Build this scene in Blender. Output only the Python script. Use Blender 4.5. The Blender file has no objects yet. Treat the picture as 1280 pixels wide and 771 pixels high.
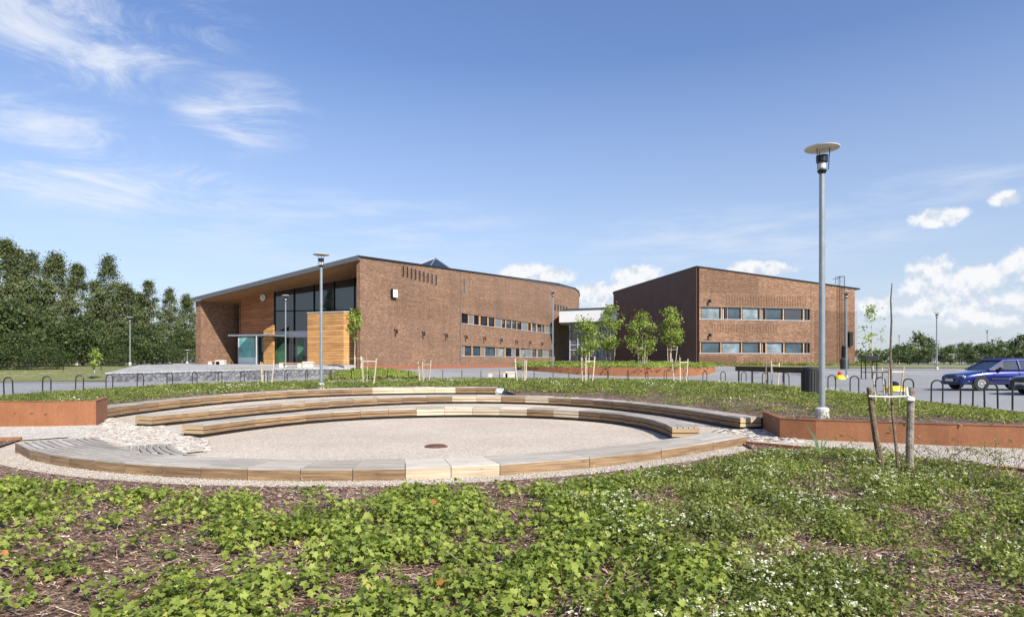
import bpy, bmesh, math, random
import numpy as np
from mathutils import Vector, Matrix, geometry
random.seed(7); RNG = np.random.default_rng(11)
S = bpy.context.scene; COL = S.collection
R = math.radians
F, CX, HZ, CAMH = 800.0, 640.0, 452.0, 1.5        # focal (px of a 1280 wide frame), centre column, horizon row, eye height

# ------------------------------------------------------------------ camera
cd = bpy.data.cameras.new('camera'); cam = bpy.data.objects.new('camera', cd); COL.objects.link(cam)
cam.location = (0, 0, CAMH); cam.rotation_euler = (R(90), 0, 0)
cd.sensor_width = 36; cd.lens = 36*F/1280; cd.shift_y = (HZ-385.5)/1280
cd.clip_start = .05; cd.clip_end = 6000
S.camera = cam
S.render.engine = 'CYCLES'
S.view_settings.view_transform = 'Standard'; S.view_settings.look = 'None'
S.view_settings.gamma = 1; S.view_settings.use_curve_mapping = False
S.view_settings.exposure = 0.70
try:
    S.cycles.max_bounces = 6; S.cycles.transparent_max_bounces = 6
except Exception: pass

# ------------------------------------------------------------------ sun and sky
SUN_EL = R(39); SX, SY = .60, -.80
SUN = Vector((SX*math.cos(SUN_EL), SY*math.cos(SUN_EL), math.sin(SUN_EL)))
ld = bpy.data.lights.new('sun', 'SUN'); ld.energy = 4.5; ld.angle = R(.5); ld.color = (1, .95, .86)
lo = bpy.data.objects.new('sun', ld); COL.objects.link(lo); lo.rotation_euler = SUN.to_track_quat('Z', 'Y').to_euler()

class NT:
    """small node-tree helper"""
    def __init__(s, tree): s.t = tree; s.n = tree.nodes; s.l = tree.links
    def node(s, typ, ins=None, **props):
        n = s.n.new(typ)
        for k, v in props.items(): setattr(n, k, v)
        for k, v in (ins or {}).items():
            sock = n.inputs[k]
            if isinstance(v, bpy.types.NodeSocket): s.l.new(v, sock)
            else: sock.default_value = v
        return n
    def m(s, op, a, b=None, c=None, clamp=False):
        ins = {0: a}
        if b is not None: ins[1] = b
        if c is not None: ins[2] = c
        return s.node('ShaderNodeMath', ins, operation=op, use_clamp=clamp).outputs[0]
    def mr(s, v, a, b, c=0., d=1., typ='SMOOTHSTEP'):
        return s.node('ShaderNodeMapRange', {'Value': v, 'From Min': a, 'From Max': b, 'To Min': c, 'To Max': d}, interpolation_type=typ).outputs[0]
    def mix(s, f, a, b, blend='MIX'):
        n = s.n.new('ShaderNodeMix'); n.data_type = 'RGBA'; n.blend_type = blend
        for i, v in ((0, f), (6, a), (7, b)):
            if isinstance(v, bpy.types.NodeSocket): s.l.new(v, n.inputs[i])
            else:
                if i > 0 and len(v) == 3: v = (*v, 1)
                n.inputs[i].default_value = v
        return n.outputs[2]
    def noise(s, vec, scale, detail=4, rough=.55, dist=0.):
        return s.node('ShaderNodeTexNoise', {'Vector': vec, 'Scale': scale, 'Detail': detail, 'Roughness': rough, 'Distortion': dist}).outputs[0]
    def mapping(s, vec, scale=(1, 1, 1), loc=(0, 0, 0), rot=(0, 0, 0)):
        return s.node('ShaderNodeMapping', {'Vector': vec, 'Scale': scale, 'Location': loc, 'Rotation': rot}).outputs[0]
    def ramp(s, f, stops, interp='LINEAR'):
        n = s.n.new('ShaderNodeValToRGB'); n.color_ramp.interpolation = interp
        s.l.new(f, n.inputs[0]); e = n.color_ramp.elements
        while len(e) < len(stops): e.new(.5)
        for el, (p, c) in zip(e, stops): el.position = p; el.color = (*c, 1)
        return n.outputs[0]

W = bpy.data.worlds.new('World'); S.world = W; W.use_nodes = True
w = NT(W.node_tree); w.n.clear()
sky = w.node('ShaderNodeTexSky', sky_type='NISHITA', sun_disc=False)
sky.sun_elevation = SUN_EL; sky.sun_rotation = math.atan2(SX, SY)
sky.altitude = 50; sky.air_density = 1.25; sky.dust_density = 1.0; sky.ozone_density = 2.2
tc = w.node('ShaderNodeTexCoord').outputs['Generated']
sp = w.node('ShaderNodeSeparateXYZ', {0: tc})
dx, dy, dz = sp.outputs
az = w.m('MULTIPLY', w.m('ARCTAN2', dx, dy), 57.2958)
el = w.m('MULTIPLY', w.m('ARCSINE', dz), 57.2958)
def blob(a0, e0, ra, re):
    p = w.m('DIVIDE', w.m('SUBTRACT', az, a0), ra); q = w.m('DIVIDE', w.m('SUBTRACT', el, e0), re)
    d = w.m('SQRT', w.m('ADD', w.m('MULTIPLY', p, p), w.m('MULTIPLY', q, q)))
    return w.m('SUBTRACT', 1., d, clamp=True)
def px_blob(px, py, rx, ry):
    a = math.degrees(math.atan2(px-CX, F)); dd = math.hypot(px-CX, F)
    e = math.degrees(math.atan2(HZ-py, dd)); k = math.degrees(1/dd)
    return blob(a, e, rx*k*F/dd, ry*k)
def union(l):
    r = l[0]
    for b in l[1:]: r = w.m('MAXIMUM', r, b)
    return r
# cumulus, low over the horizon
cum = union([px_blob(1165, 345, 50, 36), px_blob(1215, 352, 66, 30), px_blob(1160, 372, 85, 30), px_blob(1235, 385, 100, 34), px_blob(1172, 272, 54, 17),
             px_blob(1257, 248, 32, 14), px_blob(1278, 330, 44, 28), px_blob(1345, 300, 60, 34), px_blob(672, 344, 60, 20), px_blob(795, 350, 52, 24), px_blob(752, 368, 50, 24), px_blob(950, 336, 60, 15),
             px_blob(1090, 385, 44, 20), px_blob(1500, 380, 170, 50), px_blob(-300, 390, 200, 50)])
nz = w.noise(tc, 26, 7, .6)
nz2 = w.noise(tc, 75, 5, .6)
cs = w.m('ADD', w.m('MULTIPLY', cum, 1.6), w.m('MULTIPLY', w.m('SUBTRACT', nz, .5), 2.1))
cs = w.m('ADD', cs, w.m('MULTIPLY', w.m('SUBTRACT', nz2, .5), .9))
cm = w.m('MULTIPLY', w.mr(cs, .22, .82), w.mr(cum, .0, .3))
# cloud body shade: brighter on top, greyer towards the base
nzu = w.noise(w.mapping(tc, loc=(0, 0, -.012)), 26, 7, .6)
relief = w.m('SUBTRACT', nz, nzu)
cshade = w.m('ADD', w.m('ADD', .93, w.m('MULTIPLY', relief, 2.6)), w.m('MULTIPLY', w.m('SUBTRACT', w.noise(tc, 45, 5), .5), .35), clamp=False)
ccol = w.mix(w.mr(cshade, .6, 1.08), (5.6, 6.3, 7.4), (8.2, 8.3, 8.5))
# cirrus: wisps in the upper left, faint streaks elsewhere
wv = w.mapping(tc, scale=(1.0, 1.0, 3.4), rot=(0, R(-16), 0))
wn = w.noise(wv, 5.0, 10, .68, .9)
wn2 = w.noise(w.mapping(tc, scale=(1.5, 1.5, 9), rot=(0, R(10), 0)), 5.5, 6, .6, .3)
cir = union([px_blob(70, 10, 350, 120), px_blob(300, 135, 120, 70), px_blob(60, 165, 220, 50), px_blob(150, 225, 260, 60)])
cirm = w.m('MULTIPLY', w.mr(w.m('ADD', wn, w.m('MULTIPLY', cir, .16)), .47, .88), w.mr(cir, 0., .55))
veil = union([px_blob(400, 290, 420, 70), px_blob(930, 300, 330, 55), px_blob(1180, 235, 180, 30), px_blob(1100, 420, 600, 90), px_blob(1220, 405, 170, 45)])
veilm = w.m('MULTIPLY', w.m('MULTIPLY', w.mr(wn2, .35, .75), w.mr(veil, 0., .8)), .55)
skc = w.mix(1.0, sky.outputs[0], (1.06, 1.14, 1.46), 'MULTIPLY')
hz = w.mr(el, 25., 0., 0., .60, 'LINEAR')
skc = w.mix(hz, skc, (5.9, 6.75, 7.95))
skc = w.mix(veilm, skc, (6.8, 7.4, 8.3))
skc = w.mix(w.m('MULTIPLY', cirm, .95), skc, (7.6, 8.0, 8.7))
skc = w.mix(cm, skc, ccol)
bg = w.node('ShaderNodeBackground', {'Color': skc, 'Strength': .071})
w.l.new(bg.outputs[0], w.node('ShaderNodeOutputWorld').inputs[0])

# ------------------------------------------------------------------ materials
def mat(name, col, rough=.8, metal=0., bump=None, var=0., vscale=3., spec=None, fine=0., coat=0.):
    """plain surface with soft two-scale tone variation and optional bump (scale, strength)"""
    m = bpy.data.materials.new(name); m.use_nodes = True; t = NT(m.node_tree)
    p = t.n['Principled BSDF']; p.inputs['Roughness'].default_value = rough; p.inputs['Metallic'].default_value = metal
    if spec is not None: p.inputs['Specular IOR Level'].default_value = spec
    if coat: p.inputs['Coat Weight'].default_value = coat
    c = t.node('ShaderNodeTexCoord').outputs['Object']
    if var or fine:
        n = t.noise(c, vscale, 5)
        lo_ = tuple(x*(1-var) for x in col); hi = tuple(min(1, x*(1+var)) for x in col)
        cc = t.ramp(n, [(.3, lo_), (.7, hi)])
        if fine:
            cc = t.mix(1., cc, t.ramp(t.noise(c, vscale*17, 3), [(.25, (1-fine,)*3), (.75, (1+fine*.6,)*3)]), 'MULTIPLY')
        t.l.new(cc, p.inputs['Base Color'])
    else: p.inputs['Base Color'].default_value = (*col, 1)
    if bump:
        b = t.node('ShaderNodeBump', {'Height': t.noise(c, bump[0], 5), 'Strength': bump[1], 'Distance': .02})
        t.l.new(b.outputs[0], p.inputs['Normal'])
    return m

def brick_mat(name, dark=1.):
    m = bpy.data.materials.new(name); m.use_nodes = True; t = NT(m.node_tree); p = t.n['Principled BSDF']
    uv = t.node('ShaderNodeTexCoord').outputs['UV']
    b = t.node('ShaderNodeTexBrick', {'Vector': uv, 'Color1': (.0, .0, .0, 1), 'Color2': (1, 1, 1, 1), 'Mortar': (.5, .5, .5, 1), 'Scale': 1.,
               'Mortar Size': .008, 'Mortar Smooth': .1, 'Brick Width': .28, 'Row Height': .085, 'Bias': 0.})
    b.offset = .5
    bc = t.ramp(b.outputs['Color'], [(0., (.20, .105, .060)), (.35, (.262, .142, .079)), (.7, (.325, .183, .105)), (1., (.39, .235, .14))])
    big = t.noise(uv, .16, 5, .6)
    big2 = t.noise(t.mapping(uv, scale=(.22, 2.6, 1)), 1., 6, .7)
    med = t.noise(t.mapping(uv, scale=(3.5, 11.7, 1)), 1., 2, .5)
    bc = t.mix(1., bc, t.ramp(big, [(.34, (.76, .745, .74)), (.64, (1.03, 1.03, 1.01))]), 'MULTIPLY')
    bc = t.mix(1., bc, t.ramp(big2, [(.33, (.82, .80, .80)), (.6, (1.07, 1.07, 1.07))]), 'MULTIPLY')
    bc = t.mix(1., bc, t.ramp(med, [(.3, (.84, .82, .82)), (.68, (1.12, 1.12, 1.11))]), 'MULTIPLY')
    stk = t.noise(t.mapping(uv, scale=(1.3, .09, 1)), 1., 5, .6)
    bc = t.mix(1., bc, t.ramp(stk, [(.32, (.86, .85, .85)), (.6, (1.05, 1.05, 1.04))]), 'MULTIPLY')
    fin = t.mix(b.outputs['Fac'], bc, (.16, .12, .10))
    t.l.new(fin, p.inputs['Base Color']); p.inputs['Roughness'].default_value = .88
    h = t.m('SUBTRACT', t.m('MULTIPLY', med, .7), b.outputs['Fac'])
    t.l.new(t.node('ShaderNodeBump', {'Height': h, 'Strength': .7, 'Distance': .02}).outputs[0], p.inputs['Normal'])
    return m

def wood_mat(name, cols, line=None, uvs=(1, 1), rough=.75, boards=None):
    """timber: grain stretched along u of the UV map (metres)"""
    m = bpy.data.materials.new(name); m.use_nodes = True; t = NT(m.node_tree); p = t.n['Principled BSDF']
    uv = t.node('ShaderNodeTexCoord').outputs['UV']
    oi = t.node('ShaderNodeObjectInfo').outputs['Random']
    off = t.node('ShaderNodeCombineXYZ', {0: t.m('MULTIPLY', oi, 37.), 1: t.m('MULTIPLY', oi, 11.), 2: 0.}).outputs[0]
    v = t.node('ShaderNodeVectorMath', {0: uv, 1: off}, operation='ADD').outputs[0]
    g = t.noise(t.mapping(v, scale=(1.1, 26, 1)), 1.6, 6, .62, .35)
    g2 = t.noise(t.mapping(v, scale=(.5, 2, 1)), 1.3, 4)
    k = t.node('ShaderNodeTexVoronoi', {'Vector': t.mapping(v, scale=(2.2, 9, 1)), 'Scale': 1.}).outputs['Distance']
    c = t.ramp(g, [(.28, cols[0]), (.5, cols[1]), (.74, cols[2])])
    c = t.mix(1., c, t.ramp(g2, [(.3, (.72, .70, .68)), (.7, (1.15, 1.15, 1.15))]), 'MULTIPLY')
    c = t.mix(t.m('MULTIPLY', t.mr(k, .12, .04), .6), c, tuple(x*.35 for x in cols[0]))
    if boards:
        sv = t.node('ShaderNodeSeparateXYZ', {0: uv})
        fr = t.m('FRACT', t.m('DIVIDE', sv.outputs[1], boards))
        gap = t.mr(fr, .13, .08)
        idn = t.node('ShaderNodeTexWhiteNoise', {'W': t.m('FLOOR', t.m('DIVIDE', sv.outputs[1], boards))}, noise_dimensions='1D').outputs[0]
        c = t.mix(1., c, t.ramp(idn, [(0, (.8, .8, .8)), (1, (1.14, 1.14, 1.14))]), 'MULTIPLY')
        c = t.mix(t.m('MULTIPLY', gap, .85), c, tuple(x*.2 for x in cols[0]))
        t.l.new(t.node('ShaderNodeBump', {'Height': t.m('SUBTRACT', 1., gap), 'Strength': .8, 'Distance': .01}).outputs[0], p.inputs['Normal'])
    else:
        t.l.new(t.node('ShaderNodeBump', {'Height': g, 'Strength': .35, 'Distance': .006}).outputs[0], p.inputs['Normal'])
    c = t.mix(1., c, t.ramp(oi, [(0, (.84, .82, .8)), (1, (1.16, 1.16, 1.16))]), 'MULTIPLY')
    t.l.new(c, p.inputs['Base Color']); p.inputs['Roughness'].default_value = rough
    return m

def gravel_mat(name, cols, grain=42., patch=.35, bump=.7, tint=None):
    m = bpy.data.materials.new(name); m.use_nodes = True; t = NT(m.node_tree); p = t.n['Principled BSDF']
    c = t.node('ShaderNodeTexCoord').outputs['Object']
    vo = t.node('ShaderNodeTexVoronoi', {'Vector': c, 'Scale': grain})
    vo2 = t.node('ShaderNodeTexVoronoi', {'Vector': c, 'Scale': grain*.37})
    s1 = t.node('ShaderNodeSeparateColor', {0: vo.outputs['Color']}).outputs[0]
    s2 = t.node('ShaderNodeSeparateColor', {0: vo2.outputs['Color']}).outputs[0]
    f = t.m('ADD', t.m('MULTIPLY', s1, .6), t.m('MULTIPLY', s2, .4))
    cc = t.ramp(f, [(.12, cols[0]), (.5, cols[1]), (.9, cols[2])])
    edge = t.mr(vo.outputs['Distance'], .35, .8, 1., .62)
    cc = t.mix(1., cc, t.node('ShaderNodeCombineColor', {0: edge, 1: edge, 2: edge}).outputs[0], 'MULTIPLY')
    pn = t.noise(c, patch, 6, .6)
    cc = t.mix(1., cc, t.ramp(pn, [(.32, (.86, .85, .84)), (.66, (1.07, 1.07, 1.07))]), 'MULTIPLY')
    if tint: cc = t.mix(t.mr(t.noise(c, .9, 5), .52, .68), cc, tint)
    t.l.new(cc, p.inputs['Base Color']); p.inputs['Roughness'].default_value = .92
    h = t.m('SUBTRACT', t.m('MULTIPLY', t.noise(c, 9, 4), 1.), vo.outputs['Distance'])
    t.l.new(t.node('ShaderNodeBump', {'Height': h, 'Strength': bump, 'Distance': .02}).outputs[0], p.inputs['Normal'])
    return m

def leaf_mat(name, stops, trans=.35, rough=.55, spec=.3):
    """foliage: tone per leaf from the 'rnd' attribute, part of the light passes through"""
    m = bpy.data.materials.new(name); m.use_nodes = True; t = NT(m.node_tree); p = t.n['Principled BSDF']
    a = t.node('ShaderNodeAttribute', attribute_name='rnd').outputs['Fac']
    c = t.ramp(a, stops)
    t.l.new(c, p.inputs['Base Color']); p.inputs['Roughness'].default_value = rough; p.inputs['Specular IOR Level'].default_value = spec
    tr = t.node('ShaderNodeBsdfTranslucent', {'Color': t.mix(1., c, (1.5, 1.6, .7), 'MULTIPLY')})
    mx = t.node('ShaderNodeMixShader', {0: trans, 1: p.outputs[0], 2: tr.outputs[0]})
    t.l.new(mx.outputs[0], t.n['Material Output'].inputs[0])
    return m

def glass_mat(name, col, rough=.03, ior=2.0, wob=.0):
    m = bpy.data.materials.new(name); m.use_nodes = True; t = NT(m.node_tree); p = t.n['Principled BSDF']
    c = t.node('ShaderNodeTexCoord').outputs['Object']
    cc = t.ramp(t.noise(c, .7, 3), [(.35, tuple(x*.6 for x in col)), (.65, tuple(min(1, x*1.35) for x in col))])
    t.l.new(cc, p.inputs['Base Color'])
    p.inputs['Roughness'].default_value = rough; p.inputs['IOR'].default_value = ior
    t.l.new(t.node('ShaderNodeBump', {'Height': t.noise(c, .6, 2), 'Strength': .04, 'Distance': .1}).outputs[0], p.inputs['Normal'])
    return m

def corten_mat():
    m = bpy.data.materials.new('corten'); m.use_nodes = True; t = NT(m.node_tree); p = t.n['Principled BSDF']
    c = t.node('ShaderNodeTexCoord').outputs['Object']
    n = t.noise(c, 2.2, 6, .6); n2 = t.noise(c, 28, 4, .6); st = t.noise(t.mapping(c, scale=(6, 6, .5)), 1.6, 4)
    cc = t.ramp(n, [(.3, (.235, .092, .038)), (.7, (.30, .124, .054))])
    cc = t.mix(1., cc, t.ramp(n2, [(.3, (.85, .84, .82)), (.7, (1.12, 1.12, 1.1))]), 'MULTIPLY')
    cc = t.mix(1., cc, t.ramp(st, [(.3, (.91, .90, .89)), (.66, (1.04, 1.04, 1.04))]), 'MULTIPLY')
    t.l.new(cc, p.inputs['Base Color']); p.inputs['Roughness'].default_value = .8
    t.l.new(t.node('ShaderNodeBump', {'Height': n2, 'Strength': .2, 'Distance': .01}).outputs[0], p.inputs['Normal'])
    return m

M = dict(
    brick=brick_mat('brick'), corten=corten_mat(),
    fascia=mat('fascia_metal', (.13, .135, .14), .45, .3, var=.1), darkmetal=mat('dark_metal', (.022, .023, .025), .4, .4),
    rackpaint=mat('rack_paint', (.014, .016, .018), .28, .2, coat=.3), galv=mat('galvanised', (.30, .33, .34), .42, .55, var=.12, vscale=5),
    lampgrey=mat('lamp_grey', (.62, .60, .55), .5, .1, var=.06), white=mat('white_paint', (.72, .72, .70), .6, var=.05),
    concrete=mat('concrete', (.5, .48, .44), .85, var=.16, vscale=9, bump=(40, .3)), plastic=mat('black_plastic', (.03, .03, .032), .5),
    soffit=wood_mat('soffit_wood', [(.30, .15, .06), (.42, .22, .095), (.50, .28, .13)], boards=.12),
    clad=wood_mat('timber_cladding', [(.40, .19, .062), (.54, .28, .098), (.63, .35, .135)], boards=.25),
    cladred=wood_mat('red_timber_cladding', [(.30, .115, .05), (.38, .16, .07), (.45, .20, .09)], boards=.16),
    jamb=wood_mat('window_timber', [(.42, .22, .09), (.52, .28, .12), (.6, .34, .15)]),
    face=wood_mat('bench_face', [(.11, .068, .034), (.235, .15, .078), (.40, .27, .152)]),
    endgrain=wood_mat('end_grain', [(.30, .20, .10), (.46, .33, .18), (.56, .42, .25)]), face_pale=wood_mat('bench_face_new', [(.38, .30, .20), (.52, .43, .30), (.62, .54, .41)]),
    top=wood_mat('weathered_top', [(.225, .20, .165), (.385, .35, .30), (.52, .485, .43)]),
    top_pale=wood_mat('fresh_top', [(.42, .37, .30), (.56, .52, .45), (.66, .62, .55)]),
    stake=wood_mat('stake_wood', [(.40, .32, .23), (.56, .47, .35), (.68, .59, .46)]),
    bark=mat('bark', (.16, .11, .07), .9, var=.4, vscale=14, bump=(30, .8)), palebark=mat('pale_bark', (.42, .38, .31), .85, var=.35, vscale=10),
    greybark=mat('grey_post_bark', (.25, .21, .165), .9, var=.45, vscale=11, bump=(26, .9)),
    glass=glass_mat('dark_glass', (.012, .016, .022)), glass_blue=glass_mat('blue_glass', (.045, .075, .10), .06, 1.6),
    blind=glass_mat('blind_behind_glass', (.19, .24, .26), .12, 1.5), glass_teal=glass_mat('teal_screen_glass', (.20, .50, .47), .2, 1.5),
    greenint=glass_mat('green_interior_glass', (.05, .12, .07), .06, 1.6),
    linkfascia=mat('link_fascia', (.76, .77, .77), .6, var=.05), glass_sky=glass_mat('sky_glass', (.10, .14, .19), .05, 1.9), zinc=mat('zinc_panel', (.48, .49, .50), .5, .1, var=.08, vscale=2), roofing=mat('roofing', (.06, .06, .065), .7, var=.2),
    gravel=gravel_mat('yard_gravel', [(.46, .37, .285), (.655, .55, .435), (.80, .70, .58)], 70.),
    wgravel=gravel_mat('pale_gravel', [(.45, .395, .32), (.64, .58, .49), (.78, .73, .64)], 40., bump=.9),
    mulch=gravel_mat('mulch_soil', [(.055, .030, .019), (.165, .098, .062), (.34, .24, .165)], 34., 1.2, 1., ),
    asphalt=gravel_mat('asphalt', [(.22, .22, .222), (.285, .285, .285), (.35, .35, .348)], 60., .22, .15),
    pave=gravel_mat('plaza_paving', [(.28, .275, .265), (.385, .38, .365), (.49, .48, .465)], 8., .2, .2),
    grass=gravel_mat('dry_grass', [(.10, .12, .03), (.19, .20, .065), (.30, .29, .12)], 9., .15, .8),
    stone=mat('field_stone', (.52, .46, .42), .85, var=.25, vscale=2.5, fine=.1, bump=(20, .4)),
    wallstone=gravel_mat('stone_wall', [(.08, .08, .088), (.15, .153, .165), (.25, .25, .265)], 6., 1.5, .9),
    yellow=mat('yellow_plastic', (.75, .58, .03), .45), red=mat('red_plastic', (.6, .05, .03), .45),
    carblue=mat('car_blue', (.012, .022, .17), .25, .35, coat=1.), cardark=mat('car_navy', (.012, .014, .03), .25, .35, coat=1.),
    carglass=glass_mat('car_glass', (.02, .03, .035), .04, 1.7), tyre=mat('tyre', (.02, .02, .02), .85), rim=mat('rim', (.62, .63, .65), .35, .6),
    headlamp=mat('headlamp', (.62, .64, .66), .15, .2, coat=1.), trim=mat('car_trim', (.035, .035, .038), .6), plate=mat('plate', (.7, .7, .68), .5),
    amber=mat('amber', (.7, .25, .02), .3), deadwood=mat('rust_drain', (.10, .05, .03), .8, var=.4, vscale=20),
    farroof=mat('far_roof', (.05, .055, .065), .7), string=mat('tie_string', (.72, .70, .64), .7),
)
def lf(name, g, **k): M[name] = leaf_mat(name, g, **k)
lf('leaf_maple', [(0, (.09, .125, .022)), (.35, (.185, .235, .042)), (.7, (.32, .37, .075)), (.93, (.40, .44, .115)), (.97, (.46, .37, .09)), (1., (.45, .10, .04))])
lf('leaf_spirea', [(0, (.075, .098, .025)), (.5, (.18, .212, .052)), (1, (.34, .37, .105))])
lf('leaf_mid', [(0, (.085, .105, .025)), (.5, (.175, .205, .050)), (.85, (.28, .31, .085)), (1, (.38, .30, .11))])
lf('flower', [(0, (.58, .56, .38)), (1, (.80, .79, .64))], trans=.2)
lf('leaf_young', [(0, (.12, .16, .03)), (.5, (.25, .31, .065)), (1, (.40, .45, .13))], trans=.4)
lf('leaf_birch', [(0, (.045, .060, .024)), (.5, (.115, .14, .055)), (1, (.24, .27, .12))], trans=.22)
lf('leaf_bush', [(0, (.028, .045, .016)), (.5, (.065, .093, .030)), (1, (.145, .18, .06))], trans=.25)
lf('leaf_far', [(0, (.05, .07, .025)), (.5, (.10, .135, .045)), (1, (.18, .22, .085))], trans=.25)
lf('chip', [(0, (.06, .028, .017)), (.4, (.19, .10, .062)), (.75, (.39, .27, .185)), (1, (.72, .61, .47))], trans=0.)

# ------------------------------------------------------------------ object helpers
def tag(o, label=None, cat=None, group=None, kind=None):
    if label: o['label'] = label
    if cat: o['category'] = cat
    if group: o['group'] = group
    if kind: o['kind'] = kind
    return o
def empty(name, loc=(0, 0, 0), rz=0, label=None, cat=None, group=None):
    o = bpy.data.objects.new(name, None); COL.objects.link(o); o.location = loc; o.rotation_euler = (0, 0, rz)
    o.empty_display_size = .1
    return tag(o, label, cat, group)
def copy_tree(o, parent=None):
    kids = [c for c in bpy.data.objects if c.parent == o]
    c = o.copy(); COL.objects.link(c)
    if parent: c.parent = parent
    for k in kids: copy_tree(k, c)
    return c

class MB:
    """collects faces (with uv in metres and a material slot) and links them as one mesh object"""
    def __init__(s): s.v = []; s.f = []; s.uv = []; s.mi = []; s.sm = []
    def poly(s, pts, uv=None, mi=0, smooth=False):
        b = len(s.v); s.v += [tuple(p) for p in pts]; s.f.append(tuple(range(b, b+len(pts)))); s.mi.append(mi); s.sm.append(smooth)
        if uv is None:
            a = Vector(pts[1])-Vector(pts[0]); n = a.cross(Vector(pts[2])-Vector(pts[0]))
            if n.length < 1e-9: uv = [(0, 0)]*len(pts)
            else:
                n.normalize()
                if abs(n.z) > .8: uv = [(p[0], p[1]) for p in pts]
                else:
                    h = Vector((-n.y, n.x, 0)).normalized(); uv = [(Vector(p).dot(h), p[2]) for p in pts]
        s.uv += list(uv)
        return s
    def box(s, lo, hi, mi=0, M4=None):
        x0, y0, z0 = lo; x1, y1, z1 = hi
        P = [Vector(p) for p in ((x0,y0,z0),(x1,y0,z0),(x1,y1,z0),(x0,y1,z0),(x0,y0,z1),(x1,y0,z1),(x1,y1,z1),(x0,y1,z1))]
        if M4: P = [M4 @ p for p in P]
        for q in ((3,2,1,0),(4,5,6,7),(0,1,5,4),(1,2,6,5),(2,3,7,6),(3,0,4,7)): s.poly([P[i] for i in q], mi=mi)
        return s
    def prism(s, pts, z0, z1, mi=0, cap=True, zt=None):
        """vertical prism over a 2-D outline (counter-clockwise)"""
        n = len(pts); T = zt or [z1]*n; B = z0 if isinstance(z0, (list, tuple)) else [z0]*n
        if cap:
            s.poly([(p[0], p[1], t) for p, t in zip(pts, T)], mi=mi); s.poly([(p[0], p[1], b) for p, b in zip(pts, B)][::-1], mi=mi)
        for i in range(n):
            j = (i+1) % n; a, b = pts[i], pts[j]; L = math.hypot(b[0]-a[0], b[1]-a[1])
            s.poly([(a[0],a[1],B[i]),(b[0],b[1],B[j]),(b[0],b[1],T[j]),(a[0],a[1],T[i])], uv=[(0,B[i]),(L,B[j]),(L,T[j]),(0,T[i])], mi=mi)
        return s
    def tube(s, path, rad, seg=8, mi=0, cap=True):
        path = [Vector(p) for p in path]; n = len(path); rs = rad if isinstance(rad, (list, tuple)) else [rad]*n
        rings = []; up = None; L = 0
        for i, p in enumerate(path):
            d = (path[min(i+1, n-1)]-path[max(i-1, 0)]).normalized()
            if up is None:
                up = Vector((0, 0, 1)) if abs(d.z) < .9 else Vector((1, 0, 0))
            a = d.cross(up).normalized(); b = a.cross(d).normalized(); up = b
            if i: L += (path[i]-path[i-1]).length
            rings.append(([p+(a*math.cos(t)+b*math.sin(t))*rs[i] for t in [2*math.pi*k/seg for k in range(seg)]], L))
        for i in range(n-1):
            (A, la), (B, lb) = rings[i], rings[i+1]
            for k in range(seg):
                j = (k+1) % seg; c = 2*math.pi*rs[i]/seg
                s.poly([A[k], A[j], B[j], B[k]], uv=[(la, k*c), (la, k*c+c), (lb, k*c+c), (lb, k*c)], mi=mi, smooth=True)
        if cap:
            s.poly(rings[0][0][::-1], uv=[(0, 0)]*seg, mi=mi); s.poly(rings[-1][0], uv=[(0, 0)]*seg, mi=mi)
        return s
    def lathe(s, prof, c=(0, 0, 0), seg=20, mi=0):
        for (r0, z0), (r1, z1) in zip(prof, prof[1:]):
            for k in range(seg):
                a, b = 2*math.pi*k/seg, 2*math.pi*(k+1)/seg
                q = [(c[0]+r*math.cos(t), c[1]+r*math.sin(t), c[2]+z) for r, z, t in ((r0,z0,a),(r0,z0,b),(r1,z1,b),(r1,z1,a))]
                if r0 < 1e-6: q = [q[0], q[2], q[3]]
                elif r1 < 1e-6: q = q[:3]
                s.poly(q, mi=mi, smooth=True)
        return s
    def build(s, name, mats, parent=None, weld=False, bevel=0):
        me = bpy.data.meshes.new(name); me.from_pydata(s.v, [], s.f)
        ul = me.uv_layers.new(name='UVMap'); ul.data.foreach_set('uv', np.array(s.uv, dtype=np.float32).ravel())
        for m in (mats if isinstance(mats, (list, tuple)) else [mats]): me.materials.append(m)
        me.polygons.foreach_set('material_index', s.mi); me.polygons.foreach_set('use_smooth', s.sm)
        if weld or bevel:
            bm = bmesh.new(); bm.from_mesh(me); bmesh.ops.remove_doubles(bm, verts=bm.verts, dist=1e-4); bm.to_mesh(me); bm.free()
        me.update()
        o = bpy.data.objects.new(name, me); COL.objects.link(o)
        if parent: o.parent = parent
        if bevel:
            b = o.modifiers.new('bevel', 'BEVEL'); b.width = bevel; b.segments = 2; b.limit_method = 'ANGLE'; b.angle_limit = R(40)
        return o

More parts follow.
